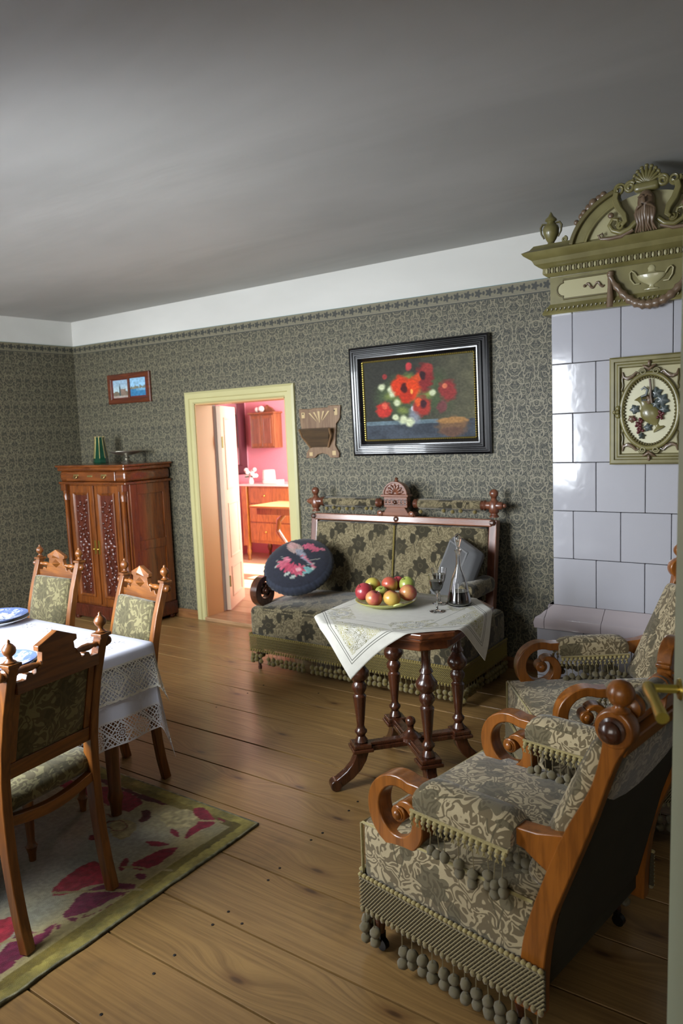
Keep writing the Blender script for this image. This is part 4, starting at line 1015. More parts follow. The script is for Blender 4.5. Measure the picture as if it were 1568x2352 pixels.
def draped(name, over, z, m, n=.0125, inset=0.):
    a, b_ = hxx + inset, hyy + inset; us = np.unique(np.concatenate([np.arange(-a - over, -a, n), np.linspace(-a, a, 40), np.arange(a, a + over + 1e-6, n)])); vs_ = np.unique(np.concatenate([np.arange(-b_ - over, -b_, n), np.linspace(-b_, b_, 26), np.arange(b_, b_ + over + 1e-6, n)]))
    V, UV = [], []
    for u in us:
        for v in vs_:
            cx_, cy_ = max(-a, min(a, u)), max(-b_, min(b_, v)); ex, ey = u - cx_, v - cy_; e_ = math.hypot(ex, ey)
            if e_ < 1e-9:
                dd = -min(a - abs(u), b_ - abs(v)); V.append((u, v, z + .001 * sin(9 * u) * sin(11 * v))); UV.append((u if b_ - abs(v) < a - abs(u) else v, dd)); continue
            dx, dy = ex / e_, ey / e_; rd = .014; th = min(e_ / rd, PI / 2); out = rd * sin(th); dn = rd * (1 - cos(th)); rest = max(e_ - rd * PI / 2, 0)
            along = cx_ + cy_; w_ = .010 + .016 * sin(along * 23 + 1) * sin(along * 9 + 2); corner = min(abs(ex), abs(ey)) / (over + 1e-9)
            out += rest * (w_ * 2.0 + .035) + corner * .028 * rest / over; zz = z - dn - rest * .99
            V.append(rest_on_seat(cx_ + dx * out, cy_ + dy * out, zz)); UV.append(((u if abs(ey) >= abs(ex) else v), max(abs(ex), abs(ey))))
    ny = len(vs_); fs = [(i * ny + j, (i + 1) * ny + j, (i + 1) * ny + j + 1, i * ny + j + 1) for i in range(len(us) - 1) for j in range(ny - 1)]
    me = bpy.data.meshes.new(name); me.from_pydata(V, [], fs); L = me.uv_layers.new(name='UVMap')
    for lp in me.loops: L.data[lp.index].uv = UV[lp.vertex_index]
    me.polygons.foreach_set('use_smooth', [True] * len(fs)); o = link(name, me, m); o.location = dt.location; return o
uc = draped('tablecloth', .385, DZT + .002, cloth_mat('undercloth_lace', .265, .385, .05)); tag(uc, 'long white cloth hanging lowest at the dining table corner, wide lace hem', 'tablecloth')
oc = draped('lace_overcloth', .205, DZT + .005, cloth_mat('overcloth_lace', .055, .205, .09), inset=.004); tag(oc, 'shorter white lace cloth lying on top of the dining tablecloth', 'tablecloth')
ZD = DZT + .007
# plates and cutlery
def _blue(b):
    o = b.tc('Object'); s_ = b.sep(o); r = b.hyp(s_[0], s_[1]); th = b.m('ARCTAN2', s_[1], s_[0]); n = b.noise(o, 34, 3, .6, .8); n2 = b.noise(o, 11, 2)
    rim = b.mul(b.sstep(r, .075, .088), b.sstep(b.add(n, b.mul(n2, .5)), .62, .80)); low = b.mul(b.band(r, .03, .085), b.sstep(b.add(n, b.mul(b.m('SINE', b.add(th, .8)), .12)), .60, .70))
    edge = b.gt(r, .128); f = b.mx(b.mx(rim, low), edge)
    return dict(color=b.mix(b.mul(f, .9), hx('#d6dbe3'), hx('#4a64a0')))
M_blue = mat('blue_white_china', _blue, rough=.2, coat=.4)
M_china = mat('white_china', color='#d2d4d4', rough=.22, coat=.4)
pprof = [(.0005, .003), (.07, .003), (.074, 0), (.08, 0), (.085, .005), (.118, .016), (.134, .021), (.135, .0235), (.118, .0195), (.084, .0095), (.07, .0075), (.0005, .0075)]
def plate(x, y, z, m, label, sc=1., seg=48):
    o = MB().lathe([(r * sc, h * sc) for r, h in pprof], seg=seg, cap=False, wob=lambda a, i: 1 + (.012 * abs(sin(6 * a)) if 5 <= i <= 8 else 0)).build('dinner_plate', m, None, 60); o.location = (x, y, z); return tag(o, label, 'plate', 'plates on the dining table')
plate(-3.315, 1.845, ZD, M_china, 'plain white plate, bottom of the two stacked at the far table edge', 1.08)
plate(-3.315, 1.845, ZD + .017, M_blue, 'blue-patterned plate lying on top of the white one', 1.05)
plate(-2.66, 1.475, ZD, M_blue, 'blue-patterned plate set in front of the nearest chair')
def spoon(x, y, rz, label):
    o = thing('spoon', label, 'spoon', (x, y, ZD + .0012), rz); m_ = MB()
    m_.grid(lambda u, v: ((u - .5) * .062, (v - .5) * .042 * math.sqrt(max(0, 1 - (2 * u - 1) ** 2)), .011 - .010 * (1 - (2 * u - 1) ** 2) * (1 - (2 * v - 1) ** 2)), 14, 10); m_.build('bowl', M_silver, o, 80)
    MB().tube([(.030, 0, .011), (.05, 0, .012), (.10, 0, .006), (.15, 0, .003), (.165, 0, .003)], [.0025, .0025, .0022, .004, .0045], 8, flat=2.).build('handle', M_silver, o, 60); return o
spoon(-2.585, 1.60, rad(-62), 'silver serving spoon lying beside the blue plate')
fk = thing('fork', 'silver fork lying beside the spoon on the tablecloth', 'fork', (-2.625, 1.64, ZD + .001), rad(-55)); f = MB()
for k in range(4): f.tube([(0, (k - 1.5) * .006, .004), (-.04, (k - 1.5) * .006, .006)], .0013, 5)
f.box(-.004, .022, -.0105, .0105, .003, .0055); f.build('head', M_silver, fk, 50); MB().tube([(.02, 0, .004), (.06, 0, .006), (.13, 0, .003), (.15, 0, .003)], [.003, .002, .0036, .004], 8, flat=2.).build('handle', M_silver, fk, 60)

# ------------------------------------------------------------------ rug
def rug():
    x0, x1, y0, y1 = -3.60, -1.955, .35, 2.12; st = .0055; nx, ny = int((x1 - x0) / st), int((y1 - y0) / st)
    X, Y = np.meshgrid(np.linspace(x0, x1, nx + 1), np.linspace(y0, y1, ny + 1), indexing='ij'); P = np.stack([X.ravel(), Y.ravel()], 1)
    Pn = P + np.stack([vnoise(P, 30, 1) - .5, vnoise(P, 30, 2) - .5], 1) * .014
    dE = np.minimum(x1 - P[:, 0], y1 - P[:, 1]); n1, n2 = vnoise(P, 9, 4), vnoise(P, 60, 5)
    field = np.array([160, 162, 156]) / 255.; warm = np.array([148, 134, 90]) / 255.; col = field + (warm - field) * np.clip(1.15 - dE[:, None] * 2.4 + (n1[:, None] - .5) * .5, 0, 1)
    col = col + ((n1 - .5) * .10)[:, None]; ol = np.array([112, 98, 42]) / 255.
    k = dE < .085 + .01 * n1; col[k] = (ol * (.80 + .4 * n1[:, None]))[k]; k = dE < .045 + .01 * n2; col[k] = (np.array([136, 124, 62]) / 255. * (.78 + .45 * vnoise(P, 22, 21)[:, None]))[k]; k = dE < .008; col[k] = (np.array([120, 116, 92]) / 255. * (.7 + .6 * n2[:, None]))[k]
    crim, pur, red = np.array([122, 24, 46]) / 255., np.array([104, 32, 58]) / 255., np.array([158, 46, 60]) / 255.
    polys = [('g', [(-2.366, 1.951), (-2.327, 2.03), (-2.235, 2.04), (-2.184, 1.957), (-2.22, 1.916), (-2.294, 1.911)]), ('g', [(-2.506, 1.807), (-2.471, 1.848), (-2.378, 1.842), (-2.345, 1.747), (-2.42, 1.74)]), 
        ('c', [(-2.28, 2.055), (-2.249, 2.083), (-2.192, 2.074), (-2.119, 2.025), (-2.118, 1.986), (-2.134, 1.957), (-2.125, 1.924), (-2.132, 1.883), (-2.161, 1.922), (-2.173, 1.983), (-2.197, 2.019), (-2.235, 2.018)]), ('c', [(-2.142, 2.062), (-2.082, 2.067), (-2.09, 2.042)]), ('c', [(-2.252, 1.897), (-2.201, 1.898), (-2.152, 1.871), (-2.191, 1.866)]), ('c', [(-2.258, 1.78), (-2.225, 1.803), (-2.15, 1.817), (-2.196, 1.777)]),
        ('c', [(-2.108, 1.824), (-2.149, 1.782), (-2.165, 1.729), (-2.164, 1.695), (-2.184, 1.658), (-2.157, 1.626), (-2.108, 1.647), (-2.101, 1.684), (-2.097, 1.735)]), ('c', [(-2.234, 1.637), (-2.222, 1.669), (-2.173, 1.608), (-2.187, 1.599)]),
        ('r', [(-2.327, 1.581), (-2.333, 1.511), (-2.312, 1.43), (-2.277, 1.384), (-2.232, 1.412), (-2.214, 1.482), (-2.161, 1.529), (-2.216, 1.582), (-2.262, 1.587), (-2.287, 1.575)]), ('p', [(-2.129, 1.533), (-2.174, 1.491), (-2.185, 1.433), (-2.177, 1.409), (-2.152, 1.382), (-2.147, 1.344), (-2.122, 1.335), (-2.101, 1.372), (-2.078, 1.427), (-2.071, 1.487), (-2.054, 1.541), (-2.075, 1.558)]),
        ('p', [(-2.122, 1.607), (-2.084, 1.638), (-2.066, 1.617), (-2.085, 1.598)]), ('r', [(-2.34, 1.13), (-2.311, 1.184), (-2.288, 1.234), (-2.246, 1.237), (-2.211, 1.188), (-2.182, 1.11), (-2.22, 1.02)]), ('p', [(-2.17, .99), (-2.143, 1.087), (-2.181, 1.17), (-2.196, 1.21), (-2.131, 1.225), (-2.136, 1.285), (-2.103, 1.255), (-2.096, 1.21), (-2.077, 1.151), (-2.086, 1.112), (-2.085, 1.05)]),
        ('p', [(-2.12, 1.074), (-2.096, 1.111), (-2.064, 1.103), (-2.069, 1.073), (-2.084, 1.053)]), ('c', [(-3.1, 1.95), (-2.859, 1.957), (-2.763, 2.001), (-2.66, 2.001), (-2.54, 2.001), (-2.527, 1.942), (-2.531, 1.896), (-2.63, 1.892), (-2.786, 1.904), (-3.1, 1.88)]), ('d', [(-3.3, 2.035), (-2.813, 2.034), (-2.43, 2.032), (-2.473, 2.007), (-2.785, 2.012), (-3.3, 2.013)]),
        ('p', [(-2.119, 1.324), (-2.087, 1.354), (-2.081, 1.332)]), ('p', [(-2.124, 1.286), (-2.103, 1.292), (-2.085, 1.272)]), ('d', [(-2.44, 1.95), (-2.39, 1.93), (-2.375, 1.88), (-2.40, 1.86), (-2.42, 1.90), (-2.46, 1.93)]), ('c', [(-2.50, 1.70), (-2.44, 1.72), (-2.42, 1.69), (-2.47, 1.67)])]
    C = {'c': crim, 'p': pur, 'r': red, 'd': np.array([74, 22, 30]) / 255., 'g': np.array([160, 148, 108]) / 255.}
    for kk, pg in polys:
        g_ = np.mean(pg, 0); pg = [tuple(g_ + (np.array(q) - g_) * 1.10) for q in pg]
        s = inpoly(Pn, smooth_poly(pg, 2)); col[s] = (C[kk] * (.82 + .36 * n2[:, None]))[s]
    for cx, cy, rx, ry in ((-2.46, 1.80, .055, .03), (-2.60, 1.86, .08, .03), (-2.07, 1.45, .022, .09)):
        r_ = np.hypot((Pn[:, 0] - cx) / rx, (Pn[:, 1] - cy) / ry); q = np.abs(r_ - 1) < .07; col[q] = (np.array([110, 60, 52]) / 255.)
    # pale veins between the petals and thin outlines
    for a, b_ in (((-2.28, 1.39), (-2.03, 1.56)), ((-2.25, 1.05), (-2.13, 1.24)), ((-2.19, 1.62), (-2.02, 1.70)), ((-2.2, 2.0), (-2.1, 2.05))):
        a, b_ = np.array(a), np.array(b_); d = b_ - a; t = np.clip(((Pn - a) @ d) / (d @ d), 0, 1); q = np.hypot(*(Pn - a - t[:, None] * d).T) < .007; col[q] = np.array([150, 136, 96]) / 255.
    col = np.clip(col * (.90 + .2 * vnoise(P, 120, 8))[:, None], 0, 1)
    Z = RUGT - .0012 * vnoise(P, 70, 9); rise = np.clip((P[:, 0] - (x1 - .05)) / .05, 0, 1) * np.clip((1.25 - P[:, 1]) / .25, 0, 1); Z = Z + .006 * rise * np.sin(P[:, 1] * 30) ** 2
    ex = (vnoise(P, 14, 11) - .5) * .010; Xo = P[:, 0] + np.where(P[:, 0] > x1 - .02, ex, 0) + .012 * np.clip((1.4 - P[:, 1]), 0, 1) * (P[:, 0] > x1 - .3)
    V = np.stack([Xo, P[:, 1], Z], 1); idx = np.arange((nx + 1) * (ny + 1)).reshape(nx + 1, ny + 1)
    F = np.stack([idx[:-1, :-1], idx[1:, :-1], idx[1:, 1:], idx[:-1, 1:]], -1).reshape(-1, 4)
    # edge skirt down to the floor
    rim = np.concatenate([idx[0, :], idx[1:, -1], idx[-1, :-1][::-1], idx[1:-1, 0][::-1]]); base = len(V); low = V[rim].copy(); low[:, 2] = .0005; V = np.concatenate([V, low]); col = np.concatenate([col, np.tile(np.array([70, 66, 48]) / 255., (len(rim), 1))])
    m_ = len(rim); S = [(int(rim[i]), int(rim[(i + 1) % m_]), base + (i + 1) % m_, base + i) for i in range(m_)]
    me = bpy.data.meshes.new('rug'); me.from_pydata(V.tolist(), [], F.tolist() + S); colour_layer(me, col); me.polygons.foreach_set('use_smooth', [True] * len(me.polygons)); return me
M_rug = mat('wool_rug_pile', lambda b: dict(color=b.attr('print'), normal=b.bump(b.noise(b.tc('Object'), 330, 2), .7, .004)), rough=.95, sheen=.2, spec=.1)
rg = link('rug', rug(), M_rug); tag(rg, 'worn wool rug with crimson flowers and olive border under the dining table', 'rug')
# ------------------------------------------------------------------ tiled stove (local x centred, y=0 front, back at the wall)
st = thing('tiled_stove', 'tall white tiled stove with olive cornice and relief door', 'stove', (-.782, 3.74, 0))
def _tile(b):
    o = b.tc('Object'); r = b.rnd(); n = b.noise(o, 14, 2, .5, .3); n2 = b.noise(o, 3, 2)
    c = b.mix(r, hx('#b4b4ba'), hx('#a9a9b0')); c = b.mix(b.mul(n2, .3), c, hx('#a2a2aa'))
    return dict(color=c, normal=b.bump(b.add(b.mul(n, .5), n2), .09, .012))
M_tile = mat('white_glazed_tile', _tile, rough=.10, spec=.55, coat=.2)
M_tileb = mat('lilac_glazed_ledge', color='#b3a9ac', rough=.12, coat=.3)
M_grout = mat('dark_grout', color='#5a5750', rough=.9)
M_ol = mat('olive_glaze', lambda b: dict(color=b.mix(b.sstep(b.noise(b.tc('Object'), 9, 3), .3, .7), hx('#7d7649'), hx('#6a633a'))), rough=.32, coat=.3)
M_old = mat('dark_olive_glaze', color='#5b5228', rough=.4, coat=.2)
M_crm = mat('cream_glaze', color='#a9a37c', rough=.3, coat=.3)
M_brn = mat('brown_relief_glaze', lambda b: dict(color=b.mix(b.noise(b.tc('Object'), 30, 2), hx('#5d4a38'), hx('#7b6650'))), rough=.35, coat=.3)
M_teal = mat('slate_green_glaze', lambda b: dict(color=b.mix(b.noise(b.tc('Object'), 40, 2), hx('#3f4a46'), hx('#5c6466'))), rough=.35, coat=.3)
M_grape = mat('grape_red_glaze', color='#5b2b2c', rough=.3, coat=.3)
MB().box(-.470, .470, .030, .735, .02, 2.42).build('core', M_grout, st, 0)
zr = [.645, .896, 1.146, 1.396, 1.646, 1.896, 2.145]; G = .0013
def tile(x0, x1, z0, z1, y=0., m=None, nm='tile'):
    cx, cz = (x0 + x1) / 2, (z0 + z1) / 2; t = MB().box(x0 - cx + G, x1 - cx - G, 0, .034, z0 - cz + G, z1 - cz - G).build(nm, m or M_tile, st, 0, .0035, seg=2); t.location = (cx, y + rng.uniform(-.0008, .0008), cz)
    t.rotation_euler = (rng.uniform(-.002, .002), 0, rng.uniform(-.003, .003)); return t
for r in range(6):
    xs = [-.48]; first = .107 if r % 2 == 1 else .222          # rows counted from the ledge upwards
    x = -.48 + first
    while x < .478: xs.append(x); x += .2345
    if .48 - xs[-1] < .03: xs.pop()
    xs.append(.48)
    for i in range(len(xs) - 1): tile(xs[i], xs[i + 1], zr[r], zr[r + 1])
# left flank tiles
for r in range(6):
    ys = [0.036, .27, .50, .735] if r % 2 else [.036, .15, .385, .62, .735]
    for i in range(len(ys) - 1):
        t = MB().box(-.004, .006, ys[i] + G, ys[i + 1] - G, zr[r] + G, zr[r + 1] - G).build('tile', M_tile, st, 0, .002); t.location = (-.476, 0, 0)
# base block, ledge moulding
MB().box(-.535, .535, -.050, .735, 0, .50).build('base_core', M_grout, st, 0)
bx = [-.55, -.305, -.07, .165, .40, .55]
for i in range(5):
    for z0, z1 in ((.02, .27), (.27, .528)): tile(bx[i], bx[i + 1], z0, z1, -.065)
lp = [(-.078, .530), (-.082, .560), (-.074, .586), (-.052, .598), (-.040, .612), (-.016, .630), (.002, .645), (.05, .645), (.05, .530)]
lx = [-.505, -.215, .075, .365, .505]
for i in range(4):
    x0, x1 = lx[i] + G, lx[i + 1] - G; m_ = MB(); vs = [(x0, y, z) for y, z in lp] + [(x1, y, z) for y, z in lp]; n = len(lp)
    m_.add(vs, [tuple(range(n)), tuple(range(n, 2 * n))[::-1]] + [(k, (k + 1) % n, n + (k + 1) % n, n + k) for k in range(n)]); m_.build('ledge_tile', M_tileb, st, 30)
for sx in (-1, 1):       # mitred ledge corners returning along the sides
    m_ = MB(); q = [(sx * (.48 - y), z) for y, z in lp]; vs = [(sx * .506, y, z) for y, z in lp] + [(x, y, z) for (x, z), (y, _) in zip(q, lp)] + [(x, .735, z) for x, z in q]; n = len(lp)
    m_.add(vs, [(k, (k + 1) % n, n + (k + 1) % n, n + k) for k in range(n)] + [(n + k, n + (k + 1) % n, 2 * n + (k + 1) % n, 2 * n + k) for k in range(n)]); m_.build('ledge_tile', M_tileb, st, 30)
def cornice_run(mb, prof):
    """profile (out, z) swept round left, front and right sides"""
    n = len(prof); vs = []
    for o, z in prof: vs += [(-.48 - o, .735, z), (-.48 - o, -o, z), (.48 + o, -o, z), (.48 + o, .735, z)]
    fs = [(4 * i + k, 4 * i + k + 1, 4 * i + 5 + k, 4 * i + 4 + k) for i in range(n - 1) for k in range(3)]
    fs.append(tuple(4 * (n - 1) + k for k in range(4))); fs.append((3, 2, 1, 0)); return mb.add(vs, fs)
cornice_run(MB(), [(-.02, 2.14), (.030, 2.142), (.034, 2.150), (.026, 2.168), (.010, 2.186), (.004, 2.196)]).build('frieze_moulding', M_ol, st, 25)
cornice_run(MB(), [(-.01, 2.192), (.002, 2.192), (.002, 2.330), (-.01, 2.332)]).build('frieze', M_ol, st, 25)
cornice_run(MB(), [(-.01, 2.328), (.010, 2.330), (.022, 2.338), (.030, 2.346), (.030, 2.372), (.046, 2.380), (.062, 2.392), (.072, 2.412), (.104, 2.434), (.112, 2.446), (.100, 2.452), (.080, 2.462), (.064, 2.482), (-.01, 2.484)]).build('cornice', M_ol, st, 25)
eg = MB().ball((0, 0, 0), .0095, 8, 6, (.8, .8, 1.3)).mesh('egg'); eg.materials.append(M_crm); dn = MB().box(-.0038, .0038, -.006, .004, -.013, .013).mesh('dart', 0); dn.materials.append(M_old)
k = 38
for j in range(k):
    x = -.50 + 1.0 * (j + .5) / k; o = link('egg_moulding', eg, None, st); o.location = (x, -.033, 2.358); o = link('dart_moulding', dn, None, st); o.location = (x + .5 / k, -.032, 2.358)
for j in range(26):
    y = -.02 + .72 * (j + .5) / 26; o = link('egg_moulding', eg, None, st); o.location = (-.513, y, 2.358)
lf = MB().ball((0, 0, 0), .010, 6, 5, (.5, .35, 1.3)).mesh('leaf_moulding'); lf.materials.append(M_old)
for j in range(46): o = link('leaf_moulding', lf, None, st); o.location = (-.50 + 1.0 * (j + .5) / 46, -.029, 2.163); o.rotation_euler = (.4, .35, 0)
# frieze panels, vase, garland, tassels
for sx in (-1, 1):
    P_ = [(sx * a, z) for a, z in [(.195, 2.215), (.415, 2.215), (.415, 2.229), (.428, 2.232), (.442, 2.245), (.446, 2.262), (.442, 2.279), (.428, 2.292), (.415, 2.295), (.415, 2.309), (.195, 2.309)]]
    MB().prism(P_, -.006, .004, 'xz').build('frieze_panel', M_crm, st, 0)
    MB().tube([(x, -.007, z) for x, z in P_], .0045, 6, closed=True).build('panel_rim', M_old, st, 50)
    MB().tube([(sx * (.305 - .012 * t), -.010, 2.262 + .012 * sin(t * 1.6)) for t in np.linspace(0, 7.5, 26)], [.003 + .004 * abs(sin(t * .8)) for t in np.linspace(0, 7.5, 26)], 6).build('frieze_scroll', M_brn, st, 60)
    MB().ball((sx * .308, -.010, 2.264), .008, 10, 6).build('frieze_rosette', M_brn, st, 60)
    tl = MB(); tl.tube([(sx * .182, -.014, 2.31), (sx * .184, -.018, 2.25), (sx * .183, -.02, 2.2), (sx * .183, -.018, 2.145)], [.016, .012, .016, .022], 8); tl.ball((sx * .184, -.012, 2.30), .018, 10, 8); tl.build('garland_tassel', M_brn, st, 60)
gl = MB(); pts = [(.182 * u, -.020 - .012 * (1 - u * u), 2.285 - .150 * (1 - abs(u) ** 2.2)) for u in np.linspace(-1, 1, 37)]; gl.tube(pts, [.010 + .010 * (1 - u * u) + .006 * (k % 3 == 0) for k, u in enumerate(np.linspace(-1, 1, 37))], 9); gl.build('garland', M_brn, st, 60)
va = MB(); va.M = Matrix.Translation((0, -.002, 0)) @ Matrix.Diagonal((1, .35, 1, 1)); va.lathe([(.032, 2.206), (.034, 2.210), (.012, 2.216), (.010, 2.226), (.034, 2.240), (.056, 2.256), (.064, 2.268), (.066, 2.275), (.050, 2.279), (.020, 2.286), (.014, 2.292), (.018, 2.304), (.010, 2.316), (.0005, 2.320)], seg=22); vo = va.build('frieze_vase', M_crm, st, 50)
for sx in (-1, 1): MB().tube([(sx * .062, -.008, 2.272), (sx * .075, -.010, 2.292), (sx * .088, -.010, 2.300), (sx * .096, -.010, 2.290), (sx * .092, -.01, 2.262), (sx * .075, -.008, 2.238), (sx * .052, -.006, 2.238)], .0042, 6).build('vase_handle', M_crm, vo, 60)
# corner urns
for sx in (-1, 1):
    ur = MB(); ur.box(sx * .49 - .042, sx * .49 + .042, .000, .084, 2.480, 2.494); ur.lathe([(.030, 2.492), (.020, 2.500), (.016, 2.512), (.024, 2.524), (.038, 2.550), (.041, 2.574), (.034, 2.592), (.022, 2.602), (.020, 2.612), (.030, 2.618), (.028, 2.626), (.014, 2.638), (.008, 2.650), (.0005, 2.662)], (sx * .49, .042, 0), seg=20, wob=lambda a, i: 1 + (.03 * cos(10 * a) if 4 <= i <= 6 else 0)); uo = ur.build('urn', M_ol, st, 40)
    for q in (-1, 1): MB().tube([(sx * .49 + q * .022, .042, 2.604), (sx * .49 + q * .044, .042, 2.606), (sx * .49 + q * .054, .042, 2.590), (sx * .49 + q * .050, .042, 2.560), (sx * .49 + q * .036, .042, 2.535)], [.004, .006, .006, .005, .004], 6).build('urn_handle', M_old, uo, 60)
# pediment: arch moulding, tympanum, shell, scrolls, bearded mask, fruit
def arc(a0, a1, r, n, cx=0., cz=2.395): return [(cx + r * sin(a), cz + r * .80 * cos(a)) for a in np.linspace(a0, a1, n)]
for sx in (-1, 1):
    MB().strip(arc(sx * 1.38, sx * .42, .318, 18), .026, -.035, .06, 'xz').build('arch_moulding', M_ol, st, 30, .004)
    MB().strip(arc(sx * 1.38, sx * .42, .350, 18), .010, -.055, .06, 'xz').build('arch_hood', M_old, st, 30, .003)
    MB().strip(arc(sx * 1.38, sx * .42, .286, 18), .006, -.042, .02, 'xz').build('arch_fillet', M_ol, st, 30, .002)
    for j, (u, r_) in enumerate([(1.02, .013), (.92, .016), (.86, .014), (.78, .020), (.70, .022), (.62, .020), (.55, .017)]):
        x, z = arc(sx * u, sx * u, .386, 1)[0]; MB().ball((x, -.005 + .01 * (j % 2), z), r_, 10, 7, (1, .9, 1)).build('fruit', M_brn, st, 60)
    for (x, z, r_) in ((.345, 2.492, .016), (.395, 2.487, .013)):
        s = MB(); s.tube([(sx * x + r_ * (1 - t / 13) * cos(t * sx + 1.5), .02, z + r_ * .7 + r_ * (1 - t / 13) * sin(t * sx + 1.5)) for t in np.linspace(0, 9, 24)], .006, 6); s.build('scroll_ornament', M_ol, st, 60)
    s = MB(); cl = [(sx * .128, 2.640), (sx * .135, 2.610), (sx * .120, 2.570), (sx * .095, 2.535), (sx * .088, 2.505), (sx * .105, 2.490)]; s.strip(cl, [.012, .014, .014, .013, .011, .008], -.072, -.02, 'xz'); so_ = s.build('console_bracket', M_ol, st, 45, .004)
    for (cx, cz, r_) in ((sx * .118, 2.652, .026), (sx * .112, 2.492, .016)): MB().tube([(cx + r_ * (1 - t / 14) * cos(-t * sx + .5), -.050 - .006 * t / 9, cz + r_ * (1 - t / 14) * sin(-t * sx + .5)) for t in np.linspace(0, 10, 28)], .0075, 6).build('volute', M_ol, so_, 60)
    s = MB(); s.tube([(sx * x, -.045, z) for x, z in [(.045, 2.500), (.075, 2.472), (.115, 2.462), (.150, 2.478), (.165, 2.505), (.150, 2.530), (.128, 2.524), (.124, 2.505), (.138, 2.498)]], [.013, .013, .012, .011, .010, .009, .008, .007, .004], 8); s.build('acanthus_scroll', M_ol, st, 60)
    s = MB(); s.tube([(sx * x, -.043, z) for x, z in [(.06, 2.468), (.11, 2.447), (.165, 2.445), (.205, 2.450), (.215, 2.470), (.198, 2.474), (.195, 2.462)]], [.011, .010, .009, .008, .007, .006, .003], 8); s.build('acanthus_scroll', M_brn, st, 60)
    MB().ball((sx * .158, -.045, 2.548), .014, 8, 6, (1, .6, 1)).build('leaf_sprig', M_brn, st, 60)
ty = [(x, z) for x, z in arc(-1.40, 1.40, .292, 29)]; MB().prism(ty, -.020, .05, 'xz').build('tympanum', M_crm, st, 0)
for j in range(9):
    a = rad(-66 + 132 * j / 8); m_ = MB(); ln = .072 * (1 - .18 * abs(j - 4) / 4); m_.M = Matrix.Translation((0, -.050, 2.655)) @ Matrix.Rotation(a, 4, 'Y'); m_.ball((0, 0, ln * .62), ln * .60, 8, 8, (.22, .30, 1)); m_.ball((0, -.004, ln * 1.08), .010, 8, 6, (1, .8, .8)); m_.build('shell_lobe', M_ol, st, 60)
MB().rbox(-.055, .055, -.070, -.02, 2.622, 2.664, .016).build('shell_foot', M_ol, st, 50)
for sx in (-1, 1): MB().tube([(sx * (.070 + .024 * (1 - t / 14) * cos(-t + 2.6)), -.055, 2.654 + .024 * (1 - t / 14) * sin(-t + 2.6)) for t in np.linspace(0, 10, 28)], .009, 7).build('acanthus_scroll', M_ol, st, 60)
mk = MB(); mk.ball((0, -.058, 2.575), .046, 16, 12, (.82, .72, 1.15)); mo = mk.build('mask_relief', M_brn, st, 70)
q = MB(); q.tube([(0, -.092, 2.590), (0, -.102, 2.572), (0, -.098, 2.564)], [.005, .008, .005], 6); q.tube([(-.028, -.086, 2.592), (-.012, -.096, 2.597), (-.003, -.092, 2.590)], .005, 6); q.tube([(.028, -.086, 2.592), (.012, -.096, 2.597), (.003, -.092, 2.590)], .005, 6); q.build('mask_features', M_brn, mo, 60)
q = MB()
for j in range(9):
    u = (j - 4) / 4; q.tube([(u * .030, -.088 + .02 * abs(u), 2.556), (u * .040, -.084, 2.520), (u * .030 + .006 * sin(j * 2), -.074, 2.480), (u * .045, -.058, 2.448)], [.008, .009, .008, .004], 6)
for sx in (-1, 1): q.tube([(sx * .01, -.098, 2.558), (sx * .028, -.092, 2.550), (sx * .042, -.08, 2.536)], [.006, .006, .003], 6)
q.build('beard', M_brn, mo, 60)
for o in [c for c in st.children if c.name.split('.')[0] in ('arch_moulding', 'arch_hood', 'arch_fillet', 'fruit', 'console_bracket', 'acanthus_scroll', 'leaf_sprig', 'tympanum', 'shell_lobe', 'shell_foot', 'mask_relief', 'scroll_ornament')]: o.location.y -= .062
# relief oven door
dw, d0, d1 = .184, 1.386, 1.902; dc_ = (d0 + d1) / 2; dh = d1 - d0
f = MB(); f.frame(2 * dw, dh, [(0, .005), (0, -.030), (.008, -.038), (.022, -.038), (.026, -.030), (.034, -.030), (.040, -.036), (.048, -.036), (.054, -.018)], 0, dc_); do = f.build('oven_door_frame', M_ol, st, 20)
MB().box(-dw + .05, dw - .05, -.020, .004, d0 + .05, d1 - .05).build('door_ground', M_crm, do, 0)
oc_ = 1.640; RX, RZ = .116, .160
ov = lambda k, a=1.: [(RX * k * cos(t), RZ * k * sin(t)) for t in np.linspace(0, 2 * PI, 49)[:-1]]
MB().tube([(x, -.030, oc_ + z) for x, z in ov(1.10)], .012, 8, closed=True, flat=.8).build('oval_rim', M_ol, do, 60)
bd = MB().ball((0, 0, 0), .0058, 6, 5).mesh('bead'); bd.materials.append(M_old)
for j in range(60): t = 2 * PI * j / 60; o = link('bead', bd, None, do); o.location = (RX * .99 * cos(t), -.034, oc_ + RZ * .99 * sin(t))
MB().prism([(x, oc_ + z) for x, z in ov(.97)], -.026, -.01, 'xz').build('oval_ground', mat('pale_cream_glaze', color='#c9c6a6', rough=.3, coat=.3), do, 0)
